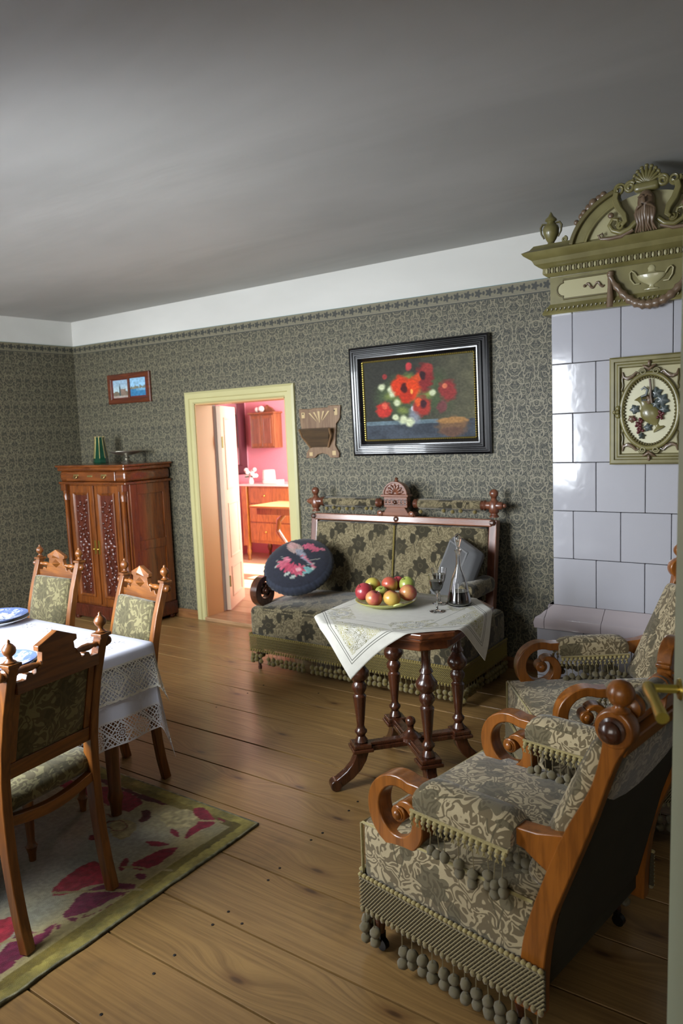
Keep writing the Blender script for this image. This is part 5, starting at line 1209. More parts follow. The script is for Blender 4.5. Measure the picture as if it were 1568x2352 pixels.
# tilted amphora with vine
vz = MB(); vz.M = Matrix.Translation((-.002, -.026, oc_ - .004)) @ Matrix.Rotation(rad(-28), 4, 'Y') @ Matrix.Diagonal((1, .45, 1, 1)); vz.lathe([(.030, -.098), (.026, -.090), (.009, -.082), (.009, -.070), (.026, -.052), (.042, -.022), (.044, .0), (.036, .020), (.022, .034), (.018, .052), (.022, .070), (.034, .082), (.026, .084), (.0005, .078)], seg=20); az = vz.build('amphora', M_ol, do, 60)
MB().tube([(.004 + x, -.046, oc_ + z) for x, z in [(.0, .150), (.004, .11), (.004, .07), (.010, .035)]], .006, 6).build('ribbon', M_brn, do, 60)
MB().tube([(x, -.046, oc_ + z) for x, z in [(-.035, .10), (-.020, .112), (-.006, .098), (-.012, .075), (-.034, .068), (-.030, .05), (-.010, .052)]], [.004, .006, .007, .007, .006, .005, .003], 6).build('ribbon', M_teal, do, 60)
def vine_leaf(x, z, r, m, rot=0.):
    l = MB(); n = 20; vs = [(x, -.046, oc_ + z)] + [(x + r * (1 + .28 * cos(5 * t)) * cos(t + rot), -.034, oc_ + z + r * (1 + .28 * cos(5 * t)) * sin(t + rot)) for t in np.linspace(0, 2 * PI, n + 1)[:-1]] + [(x + r * .9 * cos(t), -.026, oc_ + z + r * .9 * sin(t)) for t in np.linspace(0, 2 * PI, n + 1)[:-1]]
    l.add(vs, [(0, 1 + k, 1 + (k + 1) % n) for k in range(n)] + [(1 + k, 1 + n + k, 1 + n + (k + 1) % n, 1 + (k + 1) % n) for k in range(n)]); l.build('vine_leaf', m, do, 60)
for a in [(.030, .082, .024, M_teal, .4), (.056, .048, .026, M_teal, 1.), (.030, .030, .022, M_teal, .2), (.066, .005, .020, M_teal, .8), (-.066, .010, .020, M_teal, 2.), (-.080, -.035, .016, M_brn, 1.), (-.005, -.078, .017, M_teal, .5), (-.034, -.118, .014, M_teal, .2), (.0, .052, .020, M_brn, .7)]: vine_leaf(*a)
gr = MB().ball((0, 0, 0), .0075, 8, 6).mesh('grape'); gr.materials.append(M_grape)
for cx, cz, n in ((-.050, -.050, 12), (-.040, -.085, 9), (.045, -.022, 8)):
    for j in range(n): o = link('grape', gr, None, do); o.location = (cx + rng.uniform(-.022, .022) * (1 - j / n * .5), -.036, oc_ + cz + .016 - .036 * j / n)
for sx in (-1, 1):
    for sz in (-1, 1):
        c_ = MB(); c_.tube([(sx * x, -.026, oc_ + sz * z) for x, z in [(.125, .19), (.120, .165), (.100, .158), (.075, .168), (.062, .185), (.048, .178)]], [.003, .008, .010, .010, .006, .003], 6); c_.build('corner_leaf', M_brn, do, 60)
        c_ = MB(); c_.tube([(sx * x, -.026, oc_ + sz * z) for x, z in [(.124, .185), (.126, .15), (.122, .125), (.128, .105), (.122, .095)]], [.004, .006, .004, .006, .002], 6); c_.build('corner_leaf', M_old, do, 60)
        c_ = MB(); c_.tube([(sx * (.030 + .016 * (1 - t / 13) * cos(t)), -.036, oc_ + sz * (.184 + .016 * (1 - t / 13) * sin(t))) for t in np.linspace(0, 9, 24)], .0055, 6); c_.build('door_volute', M_ol, do, 60)
    c_ = MB(); c_.ball((sx * .142, -.040, oc_ + .018), .013, 8, 6, (1, .6, 1)); c_.ball((sx * .142, -.040, oc_ - .018), .013, 8, 6, (1, .6, 1)); c_.ball((sx * .142, -.042, oc_), .010, 8, 6); c_.ball((sx * .158, -.040, oc_), .010, 8, 6, (1, .6, 1)); c_.build('side_rosette', M_ol, do, 60)
for sz in (-1, 1):
    c_ = MB(); z = oc_ + sz * .205; c_.ball((0, -.040, z + sz * .018), .010, 8, 6, (.8, .7, 1.5)); c_.tube([(-.030, -.040, z + sz * .010), (-.018, -.042, z + sz * .004), (0, -.044, z - sz * .010), (.018, -.042, z + sz * .004), (.030, -.040, z + sz * .010)], [.003, .007, .009, .007, .003], 6); c_.build('fleuron', M_brn, do, 60)

# ------------------------------------------------------------------ cabinet with drawer and carved doors
cb = thing('cabinet', 'mahogany cabinet with carved double doors and one drawer in the far corner', 'cabinet', (-5.385, 3.99, 0))
MB().box(-.425, .425, .0, .455, .145, 1.25).build('body', W_cab, cb, 0, .004)
MB().prism([(-.44, -.03), (.44, -.03), (.44, .46), (-.44, .46)], .035, .15, 'xy').build('plinth', W_cabd, cb, 0, .006)
for sx in (-1, 1):
    for yy in (.015, .415): MB().lathe([(.022, 0), (.030, .012), (.030, .028), (.020, .036)], (sx * .40, yy, 0), seg=14).build('foot', W_cabd, cb, 50)
for sx in (-1, 1):     # recessed side panel shown by a raised frame
    x0, x1 = sorted((sx * .424, sx * .436))
    for (y0, y1, z0, z1) in ((.02, .09, .16, 1.23), (.375, .45, .16, 1.23), (.09, .375, 1.14, 1.23), (.09, .375, .16, .28), (.09, .375, .66, .74)): MB().box(x0, x1, y0, y1, z0, z1).build('side_frame', W_cab, cb, 0, .003)
MB().box(-.46, .46, -.045, .462, 1.232, 1.254).build('drawer_ledge', W_cabx, cb, 0, .006)
MB().rbox(-.452, .452, -.036, .460, 1.252, 1.352, .028).build('drawer_case', W_cabx, cb, 40)
dr = MB().box(-.335, .335, -.046, -.030, 1.264, 1.342).build('drawer', W_cabx, cb, 0, .005)
for sx in (-1, 1):
    MB().box(sx * .19 - .034, sx * .19 + .034, -.050, -.045, 1.306, 1.320).build('handle_plate', M_brassd, dr, 0, .002)
    MB().tube([(sx * .19 - .022, -.050, 1.312), (sx * .19 - .022, -.060, 1.294), (sx * .19, -.063, 1.286), (sx * .19 + .022, -.060, 1.294), (sx * .19 + .022, -.050, 1.312)], .0042, 6).build('bail_handle', M_brassd, dr, 60)
MB().box(-.034, .034, -.050, -.045, 1.298, 1.314).build('keyhole_plate', M_brassd, dr, 0, .002)
MB().prism([(-.475, -.062), (.475, -.062), (.475, .468), (-.475, .468)], 1.384, 1.402, 'xy').build('top_board', W_cabx, cb, 0, .006)
MB().prism([(-.462, -.050), (.462, -.050), (.462, .464), (-.462, .464)], 1.350, 1.386, 'xy').build('cornice', W_cabx, cb, 0, .012)
for sx in (-1, 1):
    x0, x1 = (.008, .338) if sx > 0 else (-.338, -.008)
    d = MB().box(x0, x1, -.020, .004, .165, 1.220).build('door', W_cab, cb, 0, .004); c_ = (x0 + x1) / 2
    f = MB(); f.frame(.215, .93, [(0, -.018), (0, -.030), (.008, -.036), (.018, -.030), (.026, -.021)], c_, .695); f.build('panel_moulding', W_cab, d, 30)
    MB().box(c_ - .085, c_ + .085, -.024, -.019, .25, 1.14).build('carved_panel', W_cabd, d, 0)
    fr = random.Random(3)
    for j in range(64):
        z = .285 + .80 * j / 63; wv = .052 * sin(z * 30 + j * 1.9); m_ = MB(); r_ = .011 + .008 * fr.random() + (.012 if abs(z - .69) < .06 else 0)
        m_.M = Matrix.Translation((c_ + wv + fr.uniform(-.02, .02), -.026, z)) @ Matrix.Rotation(fr.uniform(0, 3), 4, 'Y'); m_.ball((0, 0, 0), r_, 8, 6, (1, .75, 1.7 if j % 2 else 1.)); m_.build('carving', W_cabd, d, 60)
    xh = .026 if sx > 0 else -.026; h = MB(); h.box(xh - .009, xh + .009, -.025, -.019, .620, .740); h.lathe([(.004, 0), (.004, .012), (.008, .016), (.0005, .024)], (xh, -.024, .665), '-y', 10); h.build('door_plate', M_brass, d, 0, .002)
    # free-standing corner columns on blocks
    xc = sx * .392; q = MB(); q.lathe([(.028, .225), (.030, .24), (.022, .255), (.026, .27), (.034, .30), (.036, .34), (.026, .40), (.022, .42), (.028, .43), (.024, .44), (.022, .62), (.021, .9), (.020, 1.08), (.026, 1.09), (.022, 1.10), (.030, 1.125), (.022, 1.145), (.028, 1.16), (.028, 1.175)], (xc, -.018, 0), seg=18); co_ = q.build('column', W_cab, cb, 50)
    MB().box(xc - .034, xc + .034, -.05, .0, .15, .226).build('column_base', W_cab, co_, 0, .004); MB().box(xc - .034, xc + .034, -.05, .0, 1.174, 1.234).build('column_capital', W_cab, co_, 0, .004)
# vase and footed bowl on the cabinet
vs_ = thing('green_vase', 'tapered dark green glass vase with gilt ribs on the cabinet', 'vase', (-5.62, 4.25, 1.403))
M_dkg = mat('dark_green_glass', color='#0f3b28', rough=.08, spec=.7, coat=.5)
MB().lathe([(.0005, 0), (.068, 0), (.070, .012), (.062, .05), (.050, .13), (.040, .215), (.041, .235), (.037, .235), (.035, .20), (.0005, .19)], seg=8, cap=False).build('body', M_dkg, vs_, 20)
for k in range(8):
    a = 2 * PI * k / 8; MB().tube([(r * cos(a), r * sin(a), z) for r, z in ((.0635, .045), (.0515, .13), (.0415, .215), (.043, .245))], .0028, 6).build('gilt_rib', M_brassd, vs_, 60)
bw_ = thing('footed_bowl', 'shallow tarnished silver footed bowl on the cabinet', 'bowl', (-5.27, 4.26, 1.403))
MB().lathe([(.0005, 0), (.050, 0), (.052, .006), (.036, .014), (.022, .026), (.020, .036), (.030, .042), (.024, .050), (.014, .058), (.018, .066)], seg=28, cap=False).build('foot', M_silver, bw_, 60)
MB().lathe([(.0005, .064), (.030, .066), (.085, .076), (.135, .092), (.152, .102), (.152, .105), (.134, .097), (.085, .081), (.0005, .070)], seg=40, cap=False, wob=lambda a, i: 1 + (.02 * cos(14 * a) if 3 <= i <= 6 else 0)).build('dish', M_silver, bw_, 60)

# ------------------------------------------------------------------ pictures and the paper rack on the back wall
WY = YB - .006
def canvas(name, w, h, nx, nz, paint, m, parent, y):
    U, V = np.meshgrid(np.linspace(0, 1, nx + 1), np.linspace(0, 1, nz + 1), indexing='ij'); U, V = U.ravel(), V.ravel(); idx = np.arange((nx + 1) * (nz + 1)).reshape(nx + 1, nz + 1)
    vs = np.stack([(U - .5) * w, np.full_like(U, y), (.5 - V) * h], 1); F = np.stack([idx[:-1, :-1], idx[:-1, 1:], idx[1:, 1:], idx[1:, :-1]], -1).reshape(-1, 4)
    me = bpy.data.meshes.new(name); me.from_pydata(vs.tolist(), [], F.tolist()); colour_layer(me, paint(U, V)); me.polygons.foreach_set('use_smooth', [True] * len(me.polygons)); return link(name, me, m, parent)
def blob(col, U, V, cx, cy, rx, ry, rgb, soft=.35, ang=0., asp=1.36):
    dx, dy = (U - cx), (V - cy); c_, s_ = cos(ang), sin(ang); x = dx * c_ + dy * s_ / asp; y = -dx * s_ * asp + dy * c_; r = np.hypot(x / (rx * 1.28), y / (ry * 1.28)) + .30 * (vnoise(np.stack([U, V], 1), 30, int(cx * 97)) - .5)
    a = np.clip((1 - r) / soft, 0, 1)[:, None]; col[:] = col * (1 - a) + np.array(rgb) / 255. * a
def poppies(U, V):
    P2 = np.stack([U, V], 1); n = vnoise(P2, 12, 1); bg = np.array([52, 52, 46]) / 255.; rt = np.array([92, 90, 70]) / 255.; col = bg + (rt - bg) * np.clip((U - .45) * 1.7 + (n - .5) * .35, 0, 1)[:, None]
    tab = V > .775; col[tab] = (np.array([62, 68, 76]) / 255. * (.85 + .3 * n[:, None]))[tab]; ed = (V > .765) & (V < .815) & (U < .68); col[ed] = (np.array([92, 108, 116]) / 255. * (.9 + .2 * n[:, None]))[ed]
    q = lambda *a, **k: blob(col, U, V, *a, **k)
    q(.80, .86, .12, .10, (110, 84, 62)); q(.80, .79, .13, .035, (150, 112, 70)); q(.80, .93, .10, .06, (96, 72, 60))
    for (x, y, rx, ry) in ((.30, .5, .20, .20), (.5, .5, .22, .22), (.66, .3, .12, .14), (.7, .55, .12, .14), (.35, .3, .14, .14), (.36, .66, .10, .10), (.2, .42, .1, .14)): q(x, y, rx, ry, (70, 82, 56), soft=.9)
    for (x, y) in ((.25, .45), (.33, .52), (.46, .48), (.43, .22), (.6, .46), (.36, .64), (.52, .4)): q(x, y, .06, .05, (112, 124, 66), soft=.8)
    q(.47, .70, .055, .12, (120, 124, 132), soft=.6); q(.46, .62, .02, .03, (180, 184, 190))
    for (x, y, r_) in ((.17, .33, .035), (.26, .36, .035), (.27, .42, .035), (.64, .44, .030), (.31, .54, .030), (.36, .76, .042), (.42, .79, .042), (.29, .72, .03)): q(x, y, r_, r_ * 1.35, (190, 196, 160), soft=.5)
    q(.57, .25, .072, .16, (122, 42, 42)); q(.60, .14, .05, .06, (140, 54, 50)); q(.51, .24, .03, .05, (190, 74, 40)); q(.555, .22, .025, .05, (52, 32, 36))
    q(.77, .42, .072, .12, (132, 52, 50)); q(.75, .37, .02, .03, (200, 110, 80)); q(.72, .62, .045, .07, (104, 62, 62))
    q(.34, .33, .075, .12, (196, 58, 30)); q(.45, .37, .075, .13, (204, 66, 30)); q(.40, .46, .06, .09, (176, 50, 30)); q(.38, .36, .028, .06, (70, 26, 24)); q(.45, .41, .012, .03, (232, 150, 70))
    q(.54, .60, .075, .11, (150, 52, 44)); q(.51, .54, .03, .05, (206, 84, 44)); q(.55, .57, .028, .05, (64, 34, 40)); q(.18, .62, .068, .09, (180, 52, 44)); q(.19, .57, .025, .04, (206, 90, 70))
    q(.43, .10, .028, .05, (176, 60, 62)); q(.20, .20, .022, .035, (140, 54, 52))
    return np.clip(col * (.9 + .2 * vnoise(P2, 70, 5))[:, None], 0, 1)
M_paint = mat('oil_paint', lambda b: dict(color=b.attr('print'), normal=b.bump(b.noise(b.tc('Object'), 160, 2), .2, .002)), rough=.7, spec=.2)
M_ebony = mat('ebonised_frame', color='#0e0e10', rough=.18, spec=.6, coat=.4)
pt = thing('painting', 'large still life of red poppies in a wide black ripple frame', 'painting', (-2.437, WY, 1.806)); pt.rotation_euler = (rad(1.5), 0, 0)
W_, H_ = 1.075, .770
pr_ = [(0, 0), (0, -.030), (.008, -.036), (.014, -.030), (.020, -.030), (.026, -.042), (.034, -.042), (.038, -.034), (.044, -.034), (.050, -.046), (.058, -.046), (.062, -.038), (.068, -.038), (.074, -.048), (.082, -.046), (.086, -.036), (.098, -.026), (.104, -.022)]
MB().frame(W_, H_, pr_).build('frame', M_ebony, pt, 20)
MB().frame(W_ - .206, H_ - .206, [(0, -.021), (.004, -.028), (.010, -.022), (.012, -.016)]).build('gilt_slip', M_old, pt, 20)
gb = MB().ball((0, 0, 0), .0042, 6, 4, (1.5, 1, 1)).mesh('gilt_bead'); gb.materials.append(M_brass); gw, gh = W_ - .214, H_ - .214
for k in range(60):
    for sz in (-1, 1): o = link('gilt_bead', gb, None, pt); o.location = (-gw / 2 + gw * (k + .5) / 60, -.026, sz * gh / 2)
for k in range(36):
    for sx in (-1, 1): o = link('gilt_bead', gb, None, pt); o.location = (sx * gw / 2, -.026, -gh / 2 + gh * (k + .5) / 36); o.rotation_euler.y = PI / 2
canvas('canvas', W_ - .226, H_ - .226, 240, 160, poppies, M_paint, pt, -.016)
# pair of postcards in one frame
pf = thing('postcard_frame', 'small brown double frame with two town-view postcards above the cabinet', 'picture frame', (-5.422, WY, 2.074))
W_f = wood('frame_redbrown', '#6b3318', '#4a200e', .4, 'x', 1., .2)
MB().frame(.585, .270, [(0, 0), (0, -.016), (.010, -.022), (.040, -.018), (.048, -.010)]).build('frame', W_f, pf, 20); MB().box(-.290, .290, -.008, 0, -.132, .132).build('backboard', mat('red_mount', color='#5a2018', rough=.7), pf, 0); MB().box(-.012, .012, -.018, -.006, -.09, .09).build('centre_bar', W_f, pf, 0, .003)
def church(U, V):
    c_ = np.array([150, 178, 200]) / 255. + np.clip(V - .2, 0, 1)[:, None] * np.array([.25, .18, .02]); q = lambda m_, rgb: c_.__setitem__(m_, np.array(rgb) / 255.)
    n = vnoise(np.stack([U, V], 1), 14, 2); q(V > .62 + .1 * n, (118, 108, 92)); q((np.abs(U - .46) < .05) & (V > .42), (84, 82, 78)); q((np.abs(U - .46) < .05 * np.clip((V - .22) * 5, 0, 1)) & (V > .22), (70, 84, 84)); q((U > .5) & (U < .85) & (V > .52) & (V < .85), (136, 116, 102)); q(V > .88, (168, 156, 146)); return np.clip(c_ * (.9 + .2 * n[:, None]), 0, 1)
def harbour(U, V):
    c_ = np.tile(np.array([140, 184, 214]) / 255., (len(U), 1)); n = vnoise(np.stack([U, V], 1), 12, 4); q = lambda m_, rgb: c_.__setitem__(m_, np.array(rgb) / 255.)
    q((V > .35 + .25 * n) & (V < .65), (122, 124, 108)); q(V > .62, (58, 118, 160)); q((V > .6) & (V < .72) & (U > .4), (110, 160, 190)); return np.clip(c_ * (.88 + .24 * n[:, None]), 0, 1)
for x, fn in ((-.118, church), (.122, harbour)):
    cv = canvas('postcard', .200, .160, 50, 40, fn, M_paint, pf, 0); cv.location = (x, -.011, .006 if x > 0 else 0); cv.rotation_euler.z = .02
# wooden newspaper rack
rk = thing('wall_rack', 'carved brown wooden newspaper rack hung between doorway and painting', 'wall rack', (-3.262, WY, 1.60))
W_r = wood('rack_wood', '#7d6040', '#66492e', .5, 'z', 1., .1)
L_ = [(-.205, .185), (-.205, .165), (-.195, .06), (-.180, .0), (-.120, -.075), (-.110, -.105), (-.150, -.150), (-.155, -.19), (-.075, -.19), (-.045, -.165), (.0, -.155), (.045, -.165), (.075, -.19), (.150, -.19), (.155, -.155), (.120, -.10), (.135, .06), (.160, .085), (.170, .10), (.180, .195), (.070, .198), (.065, .185), (-.08, .185), (-.085, .180)]
MB().prism(L_, -.016, 0, 'xz').build('back_board', W_r, rk, 0, .003)
fb_ = MB(); fb_.add([(-.165, -.075, .03), (.115, -.075, .03), (.060, -.022, -.110), (-.105, -.022, -.110), (-.165, -.067, .034), (.115, -.067, .034), (.060, -.016, -.106), (-.105, -.016, -.106)], [(0, 1, 2, 3), (7, 6, 5, 4), (0, 4, 5, 1), (1, 5, 6, 2), (2, 6, 7, 3), (3, 7, 4, 0)]); fb_.build('pocket_front', wood('rack_dark', '#4a361c', '#382711', .55, 'x'), rk, 0, .002)
for a, b_ in (((-.165, .03), (-.105, -.110)), ((.115, .03), (.060, -.110))): MB().tube([(a[0], -.074, a[1]), (a[0] * .9 + b_[0] * .1, -.05, a[1] * .6 + b_[1] * .4), (b_[0], -.02, b_[1])], .009, 6).build('pocket_side', W_r, rk, 50)
M_bone = mat('pale_inlay', color='#b39a6c', rough=.5)
for k, (x0, z0, x1, z1, w) in enumerate([(-.105, .150, -.040, .085, .009), (-.062, .155, -.026, .095, .009), (-.018, .160, -.012, .075, .011), (.028, .160, .006, .095, .009), (.075, .158, .016, .090, .009)]): MB().prism([(x0 - w, z0), (x0 + w, z0), (x1 + .002, z1), (x1 - .002, z1)], -.0185, -.015, 'xz').build('inlay', M_bone, rk, 0)
for x, z, w, h_ in ((-.165, .135, .016, .022), (.140, .150, .014, .026), (-.105, -.160, .016, .014), (.110, -.155, .017, .017)): MB().box(x - w, x + w, -.0185, -.015, z - h_, z + h_).build('inlay', M_bone, rk, 0, .003)
for x, z in ((-.165, .145), (.128, .158)): MB().lathe([(.006, 0), (.005, .004), (.0005, .005)], (x, -.018, z), '-y', 10).build('screw', M_nail, rk, 50)

# ------------------------------------------------------------------ near door on the right, opened towards the room
dv = Vector((-.375, .94, 0)).normalized(); E_ = Vector((-.262, 1.40, 0)); Ld = .93
d2 = bpy.data.objects.new('door_2', None); COL.objects.link(d2); struct(d2, 'pale green door leaf standing open at the right edge')
d2.location = E_ - dv * Ld; d2.rotation_euler.z = math.atan2(dv.y, dv.x)
MB().box(0, Ld, -.042, 0, .012, 2.08).build('leaf', M_green, d2, 0, .003)
for z0, z1 in ((.2, .85), (1.05, 1.95)):
    f = MB(); f.M = Matrix.Translation((Ld / 2 - .03, 0, (z0 + z1) / 2)) @ Matrix.Rotation(PI, 4, 'Z'); f.frame(Ld - .28, z1 - z0, [(0, 0), (.0, -.008), (.012, -.010), (.024, .0)]); f.build('panel_moulding', M_green, d2, 30)
hz = 1.125; d2.rotation_euler.x = .010
h = MB(); h.lathe([(.020, 0), (.018, .004), (.0005, .005)], (Ld - .055, 0, hz), 'y', 14); h.build('handle_rosette', M_brass, d2, 50)
h = MB(); h.tube([(Ld - .055, .0, hz), (Ld - .055, .050, hz)], .008, 10); h.tube([(Ld - .050, .052, hz + .002), (Ld - .075, .054, hz), (Ld - .12, .052, hz - .004), (Ld - .165, .050, hz - .012)], [.010, .011, .009, .011], 10); h.ball((Ld - .055, .052, hz), .012, 10, 8); h.build('lever_handle', M_brass, d2, 60)

# ------------------------------------------------------------------ pink room beyond the doorway
PX0, PX1, PY0, PY1, PZ = -6.66, -3.60, YB + .25, 7.40, 2.62
pfl = MB().box(PX0, PX1, PY0 - .01, PY1, -.05, -.01).build('floor_pink_room', M_gap, None, 0); struct(pfl, 'board floor of the pink room')
M_pine2 = mat('pale_floor_boards', lambda b: dict(color=b.mix(b.noise(b.map(b.tc('Object'), scale=(1, 9, 1)), 4, 3), hx('#c9ab8a'), hx('#b8956f'))), rough=.4)
for k in range(13):
    w = (PY1 - PY0) / 13; t = MB().box(PX0, PX1, PY0 + k * w + .002, PY0 + (k + 1) * w - .002, -.03, .012).build('plank', M_pine2, pfl, 0)
struct(MB().box(PX0 - .2, PX1 + .2, PY0, PY1 + .2, PZ, PZ + .1).build('ceiling_pink_room', M_white, None, 0), 'white ceiling of the pink room')
wall('wall_pink_back', M_pink, [(PX0 - .2, PX1 + .2, PY1, PY1 + .2, 0, PZ)], 'pink back wall seen through the doorway')
wall('wall_pink_left', M_pink, [(PX0 - .2, PX0, PY0, PY1, 0, PZ)], 'pink left wall with the mirror')
wy0, wy1, wz0, wz1 = 5.70, 7.00, .80, 2.30
wall('wall_pink_right', M_pink, [(PX1, PX1 + .2, PY0, wy0, 0, PZ), (PX1, PX1 + .2, wy1, PY1, 0, PZ), (PX1, PX1 + .2, wy0, wy1, 0, wz0), (PX1, PX1 + .2, wy0, wy1, wz1, PZ)], 'pink right wall with a window')
wall('wall_pink_front', M_pink, [(PX0, DX0 - .005, PY0, PY0 + .02, 0, PZ), (DX1 + .005, PX1, PY0, PY0 + .02, 0, PZ), (DX0 - .005, DX1 + .005, PY0, PY0 + .02, DZ + .02, PZ)], 'pink side of the wall with the doorway')
w = MB(); x0, x1 = PX1 + .10, PX1 + .14
for q in ((wy0, wy0 + .05, wz0, wz1), (wy1 - .05, wy1, wz0, wz1), (wy0, wy1, wz0, wz0 + .05), (wy0, wy1, wz1 - .05, wz1), ((wy0 + wy1) / 2 - .03, (wy0 + wy1) / 2 + .03, wz0, wz1)): w.box(x0, x1, *q)
struct(w.build('window_3', M_glasspane, None, 0, .003), 'white window of the pink room')
# open door leaf
ld = bpy.data.objects.new('door_1', None); COL.objects.link(ld); struct(ld, 'cream half door opened into the pink room'); hv = Vector((-.245, .458, 0)).normalized(); ld.location = (DX0 + .018, YB + .235, 0); ld.rotation_euler.z = math.atan2(hv.y, hv.x)
MB().box(0, .515, -.038, 0, .035, 1.872).build('leaf', M_doorw, ld, 0, .003)
for z0, z1 in ((.14, .42), (.50, 1.00), (1.12, 1.77)):
    f = MB(); f.M = Matrix.Translation((.26, -.038, (z0 + z1) / 2)); f.frame(.33, z1 - z0, [(0, 0), (0, -.006), (.012, -.009), (.024, .002)]); f.build('panel_moulding', M_doorw, ld, 30)
for z in (.30, 1.55): MB().lathe([(.008, z - .05), (.008, z + .05)], (.0, -.045, 0), seg=8).build('hinge', M_brassd, ld, 50)
# chest of drawers with marble top
ch = thing('chest', 'glossy orange-brown chest with white marble top in the pink room', 'chest', (-5.66, 6.90, 0))
W_ch = wood('chest_walnut_burl', '#a8692c', '#7c4a1a', .2, 'z', 2., .6, '#5e3410'); M_marb = mat('white_marble', color='#d8d2cc', rough=.2, coat=.3)
MB().box(-.66, .66, .0, .46, .24, .965).build('body', W_ch, ch, 0, .004); MB().box(-.70, .70, -.035, .48, .965, .990).build('marble_top', M_marb, ch, 0, .006)
for z0, z1 in ((.28, .50), (.515, .735), (.75, .945)):
    dd = MB().box(-.56, .60, -.014, .002, z0, z1).build('drawer', W_ch, ch, 0, .004)
    for xx in (-.3, .34): MB().ball((xx, -.022, (z0 + z1) / 2), .013, 10, 8).build('knob', M_brass, dd, 60)
for sx in (-1, 1):
    MB().box(sx * .63 - .045, sx * .63 + .045, -.03, .02, .20, .965).build('corner_pilaster', W_ch, ch, 0, .006)
    for yy in (.01, .42): MB().lathe([(.018, .012), (.026, .03), (.016, .06), (.030, .10), (.034, .13), (.022, .17), (.034, .20), (.034, .24)], (sx * .62, yy, 0), seg=14).build('leg', W_ch, ch, 50)
# small table with tilted lit top in front of the chest
tt = thing('side_table', 'small table with honey-coloured flared top in front of the pink-room chest', 'table', (-4.86, 6.02, 0))
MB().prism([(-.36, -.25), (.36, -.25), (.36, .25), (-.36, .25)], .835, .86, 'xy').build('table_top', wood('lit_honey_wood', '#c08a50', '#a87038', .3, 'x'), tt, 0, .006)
MB().prism([(-.30, -.20), (.30, -.20), (.30, .20), (-.30, .20)], .76, .835, 'xy').build('apron', W_ch, tt, 0, .004)
for sx in (-1, 1): MB().tube([(sx * .05, 0, .77), (sx * .16, 0, .68), (sx * .18, 0, .56), (sx * .06, 0, .42), (sx * .05, 0, .30)], [.024, .03, .03, .024, .03], 10).build('lyre_support', W_ch, tt, 60)
MB().lathe([(.05, .16), (.07, .19), (.04, .24), (.05, .31)], (0, 0, 0), seg=16).build('pedestal', W_ch, tt, 50)
for k in range(4): a = rad(45 + 90 * k); MB().tube([(.04 * cos(a), .04 * sin(a), .20), (.16 * cos(a), .16 * sin(a), .13), (.26 * cos(a), .26 * sin(a), .03)], [.03, .026, .018], 8).build('foot', W_ch, tt, 60)
# things on the chest and walls
M_wh = mat('white_porcelain', color='#e4e0d8', rough=.3)
jg = MB().lathe([(.0005, 0), (.085, 0), (.09, .01), (.086, .06), (.082, .14), (.075, .165), (.05, .17), (.0005, .17)], seg=24, cap=False).build('biscuit_jar', M_wh, None, 50); jg.location = (-6.07, 7.12, .990); tag(jg, 'tall white jar on the marble top', 'jar')
bx_ = MB().rbox(-.12, .12, -.07, .07, 0, .05, .01).build('white_box', M_wh, None, 50); bx_.location = (-5.89, 6.99, .990); tag(bx_, 'low white box right of the jar on the marble top', 'box')
fl_ = thing('flower_vase', 'white blossoms with dark leaves in a vase on the chest end', 'flowers', (-6.25, 6.98, .990))
MB().lathe([(.0005, 0), (.03, 0), (.035, .03), (.022, .07), (.028, .09), (.0005, .088)], seg=16, cap=False).build('vase', M_wh, fl_, 50)
M_leafd = mat('dark_leaf', color='#2c3a22', rough=.6)
for k in range(9): a = k * 2.4; r = .05 + .01 * (k % 3); (MB().ball((r * cos(a), r * sin(a), .10 + .025 * (k % 4)), .028, 8, 6)).build('blossom', M_wh, fl_, 60)
for k in range(7): a = k * 1.7 + .5; m_ = MB(); m_.M = Matrix.Translation((.06 * cos(a), .06 * sin(a), .09 + .02 * (k % 3))) @ Matrix.Rotation(a, 4, 'Z'); m_.ball((0, 0, 0), .035, 8, 6, (1, .4, .25)); m_.build('leaf', M_leafd, fl_, 60)
mr = thing('mirror', 'large dark-framed mirror on the pink left wall', 'mirror', (PX0, 6.78, 1.62)); mr.rotation_euler.z = rad(90)
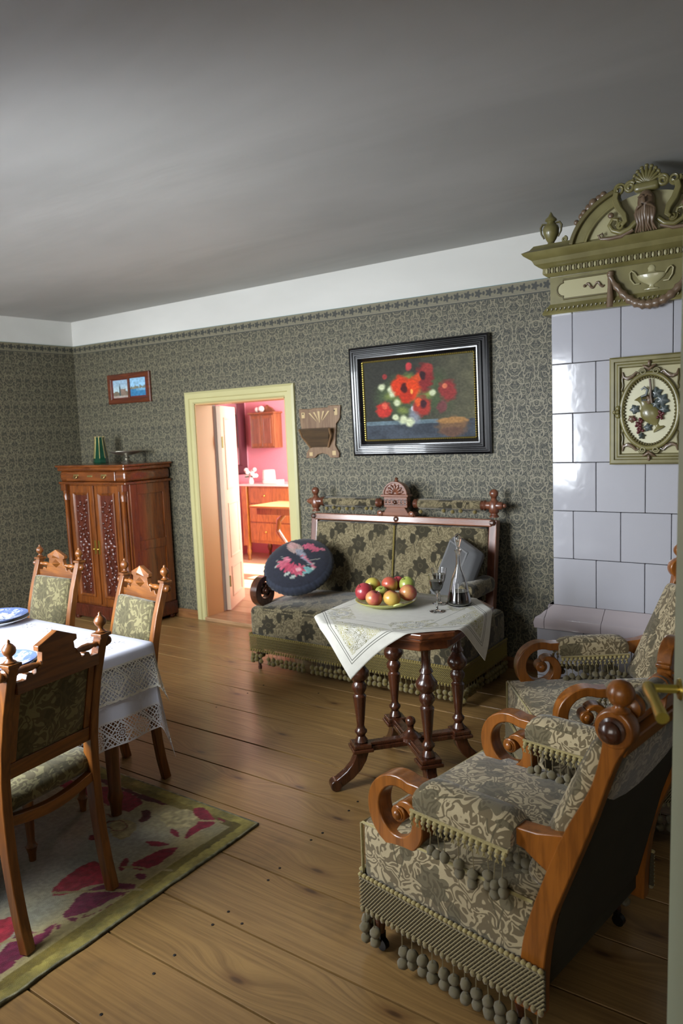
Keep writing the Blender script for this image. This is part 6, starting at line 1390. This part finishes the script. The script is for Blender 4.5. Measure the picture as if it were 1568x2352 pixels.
MB().frame(1.14, 1.06, [(0, 0), (0, -.03), (.02, -.05), (.11, -.04), (.13, -.012)]).build('frame', mat('dark_plum_frame', color='#4a1f26', rough=.35, coat=.3), mr, 20); MB().box(-.46, .46, -.010, -.002, -.42, .42).build('glass', mat('mirror_glass', color='#d9d9d9', metal=1., rough=.02), mr, 0)
wc = thing('wall_cabinet', 'small brown wall cabinet hanging on the pink back wall', 'cabinet', (-6.245, PY1, 1.43)); W_wc = wood('wall_cabinet_wood', '#8a4f2a', '#6b3a1c', .4, 'z')
MB().box(-.20, .20, -.16, 0, .0, .44).build('body', W_wc, wc, 0, .003); MB().box(-.22, .22, -.185, 0, .44, .462).build('top', W_wc, wc, 0, .004); MB().prism([(-.13, .462), (.13, .462), (.07, .52), (.03, .535), (0, .56), (-.03, .535), (-.07, .52)], -.05, -.02, 'xz').build('crest', W_wc, wc, 0, .003)
for sx in (-1, 1): d = MB().box(min(0, sx * .19) + .004, max(0, sx * .19) - .004, -.172, -.158, .02, .42).build('door', W_wc, wc, 0, .003); MB().box(sx * .095 - .06, sx * .095 + .06, -.176, -.170, .06, .38).build('door_panel', wood('wall_cabinet_panel', '#7c4a36', '#62341f', .4, 'z'), d, 0, .004)
for k, (x, r) in enumerate(((-.13, .035), (-.06, .042))):
    o = MB().ball((0, 0, r), r, 12, 9).build('china_ball', M_wh, None, 60); o.location = (-6.245 + x, PY1 - .09, 1.893); tag(o, ('smaller' if k == 0 else 'larger') + ' white ornament on top of the small wall cabinet', 'ornament')
pc = thing('framed_print', 'small pale framed print hanging on the pink wall opposite the mirror', 'picture', (PX1 - .0, 5.30, 1.75)); pc.rotation_euler.z = rad(-90)
MB().frame(.34, .42, [(0, 0), (0, -.02), (.03, -.02), (.03, -.006)]).build('frame', M_ebony, pc, 20); MB().box(-.15, .15, -.008, 0, -.19, .19).build('print', mat('pale_print', lambda b: dict(color=b.mix(b.sstep(b.noise(b.tc('Object'), 14, 2), .5, .6), hx('#d8d8d2'), hx('#9aa29c'))), rough=.5), pc, 0)
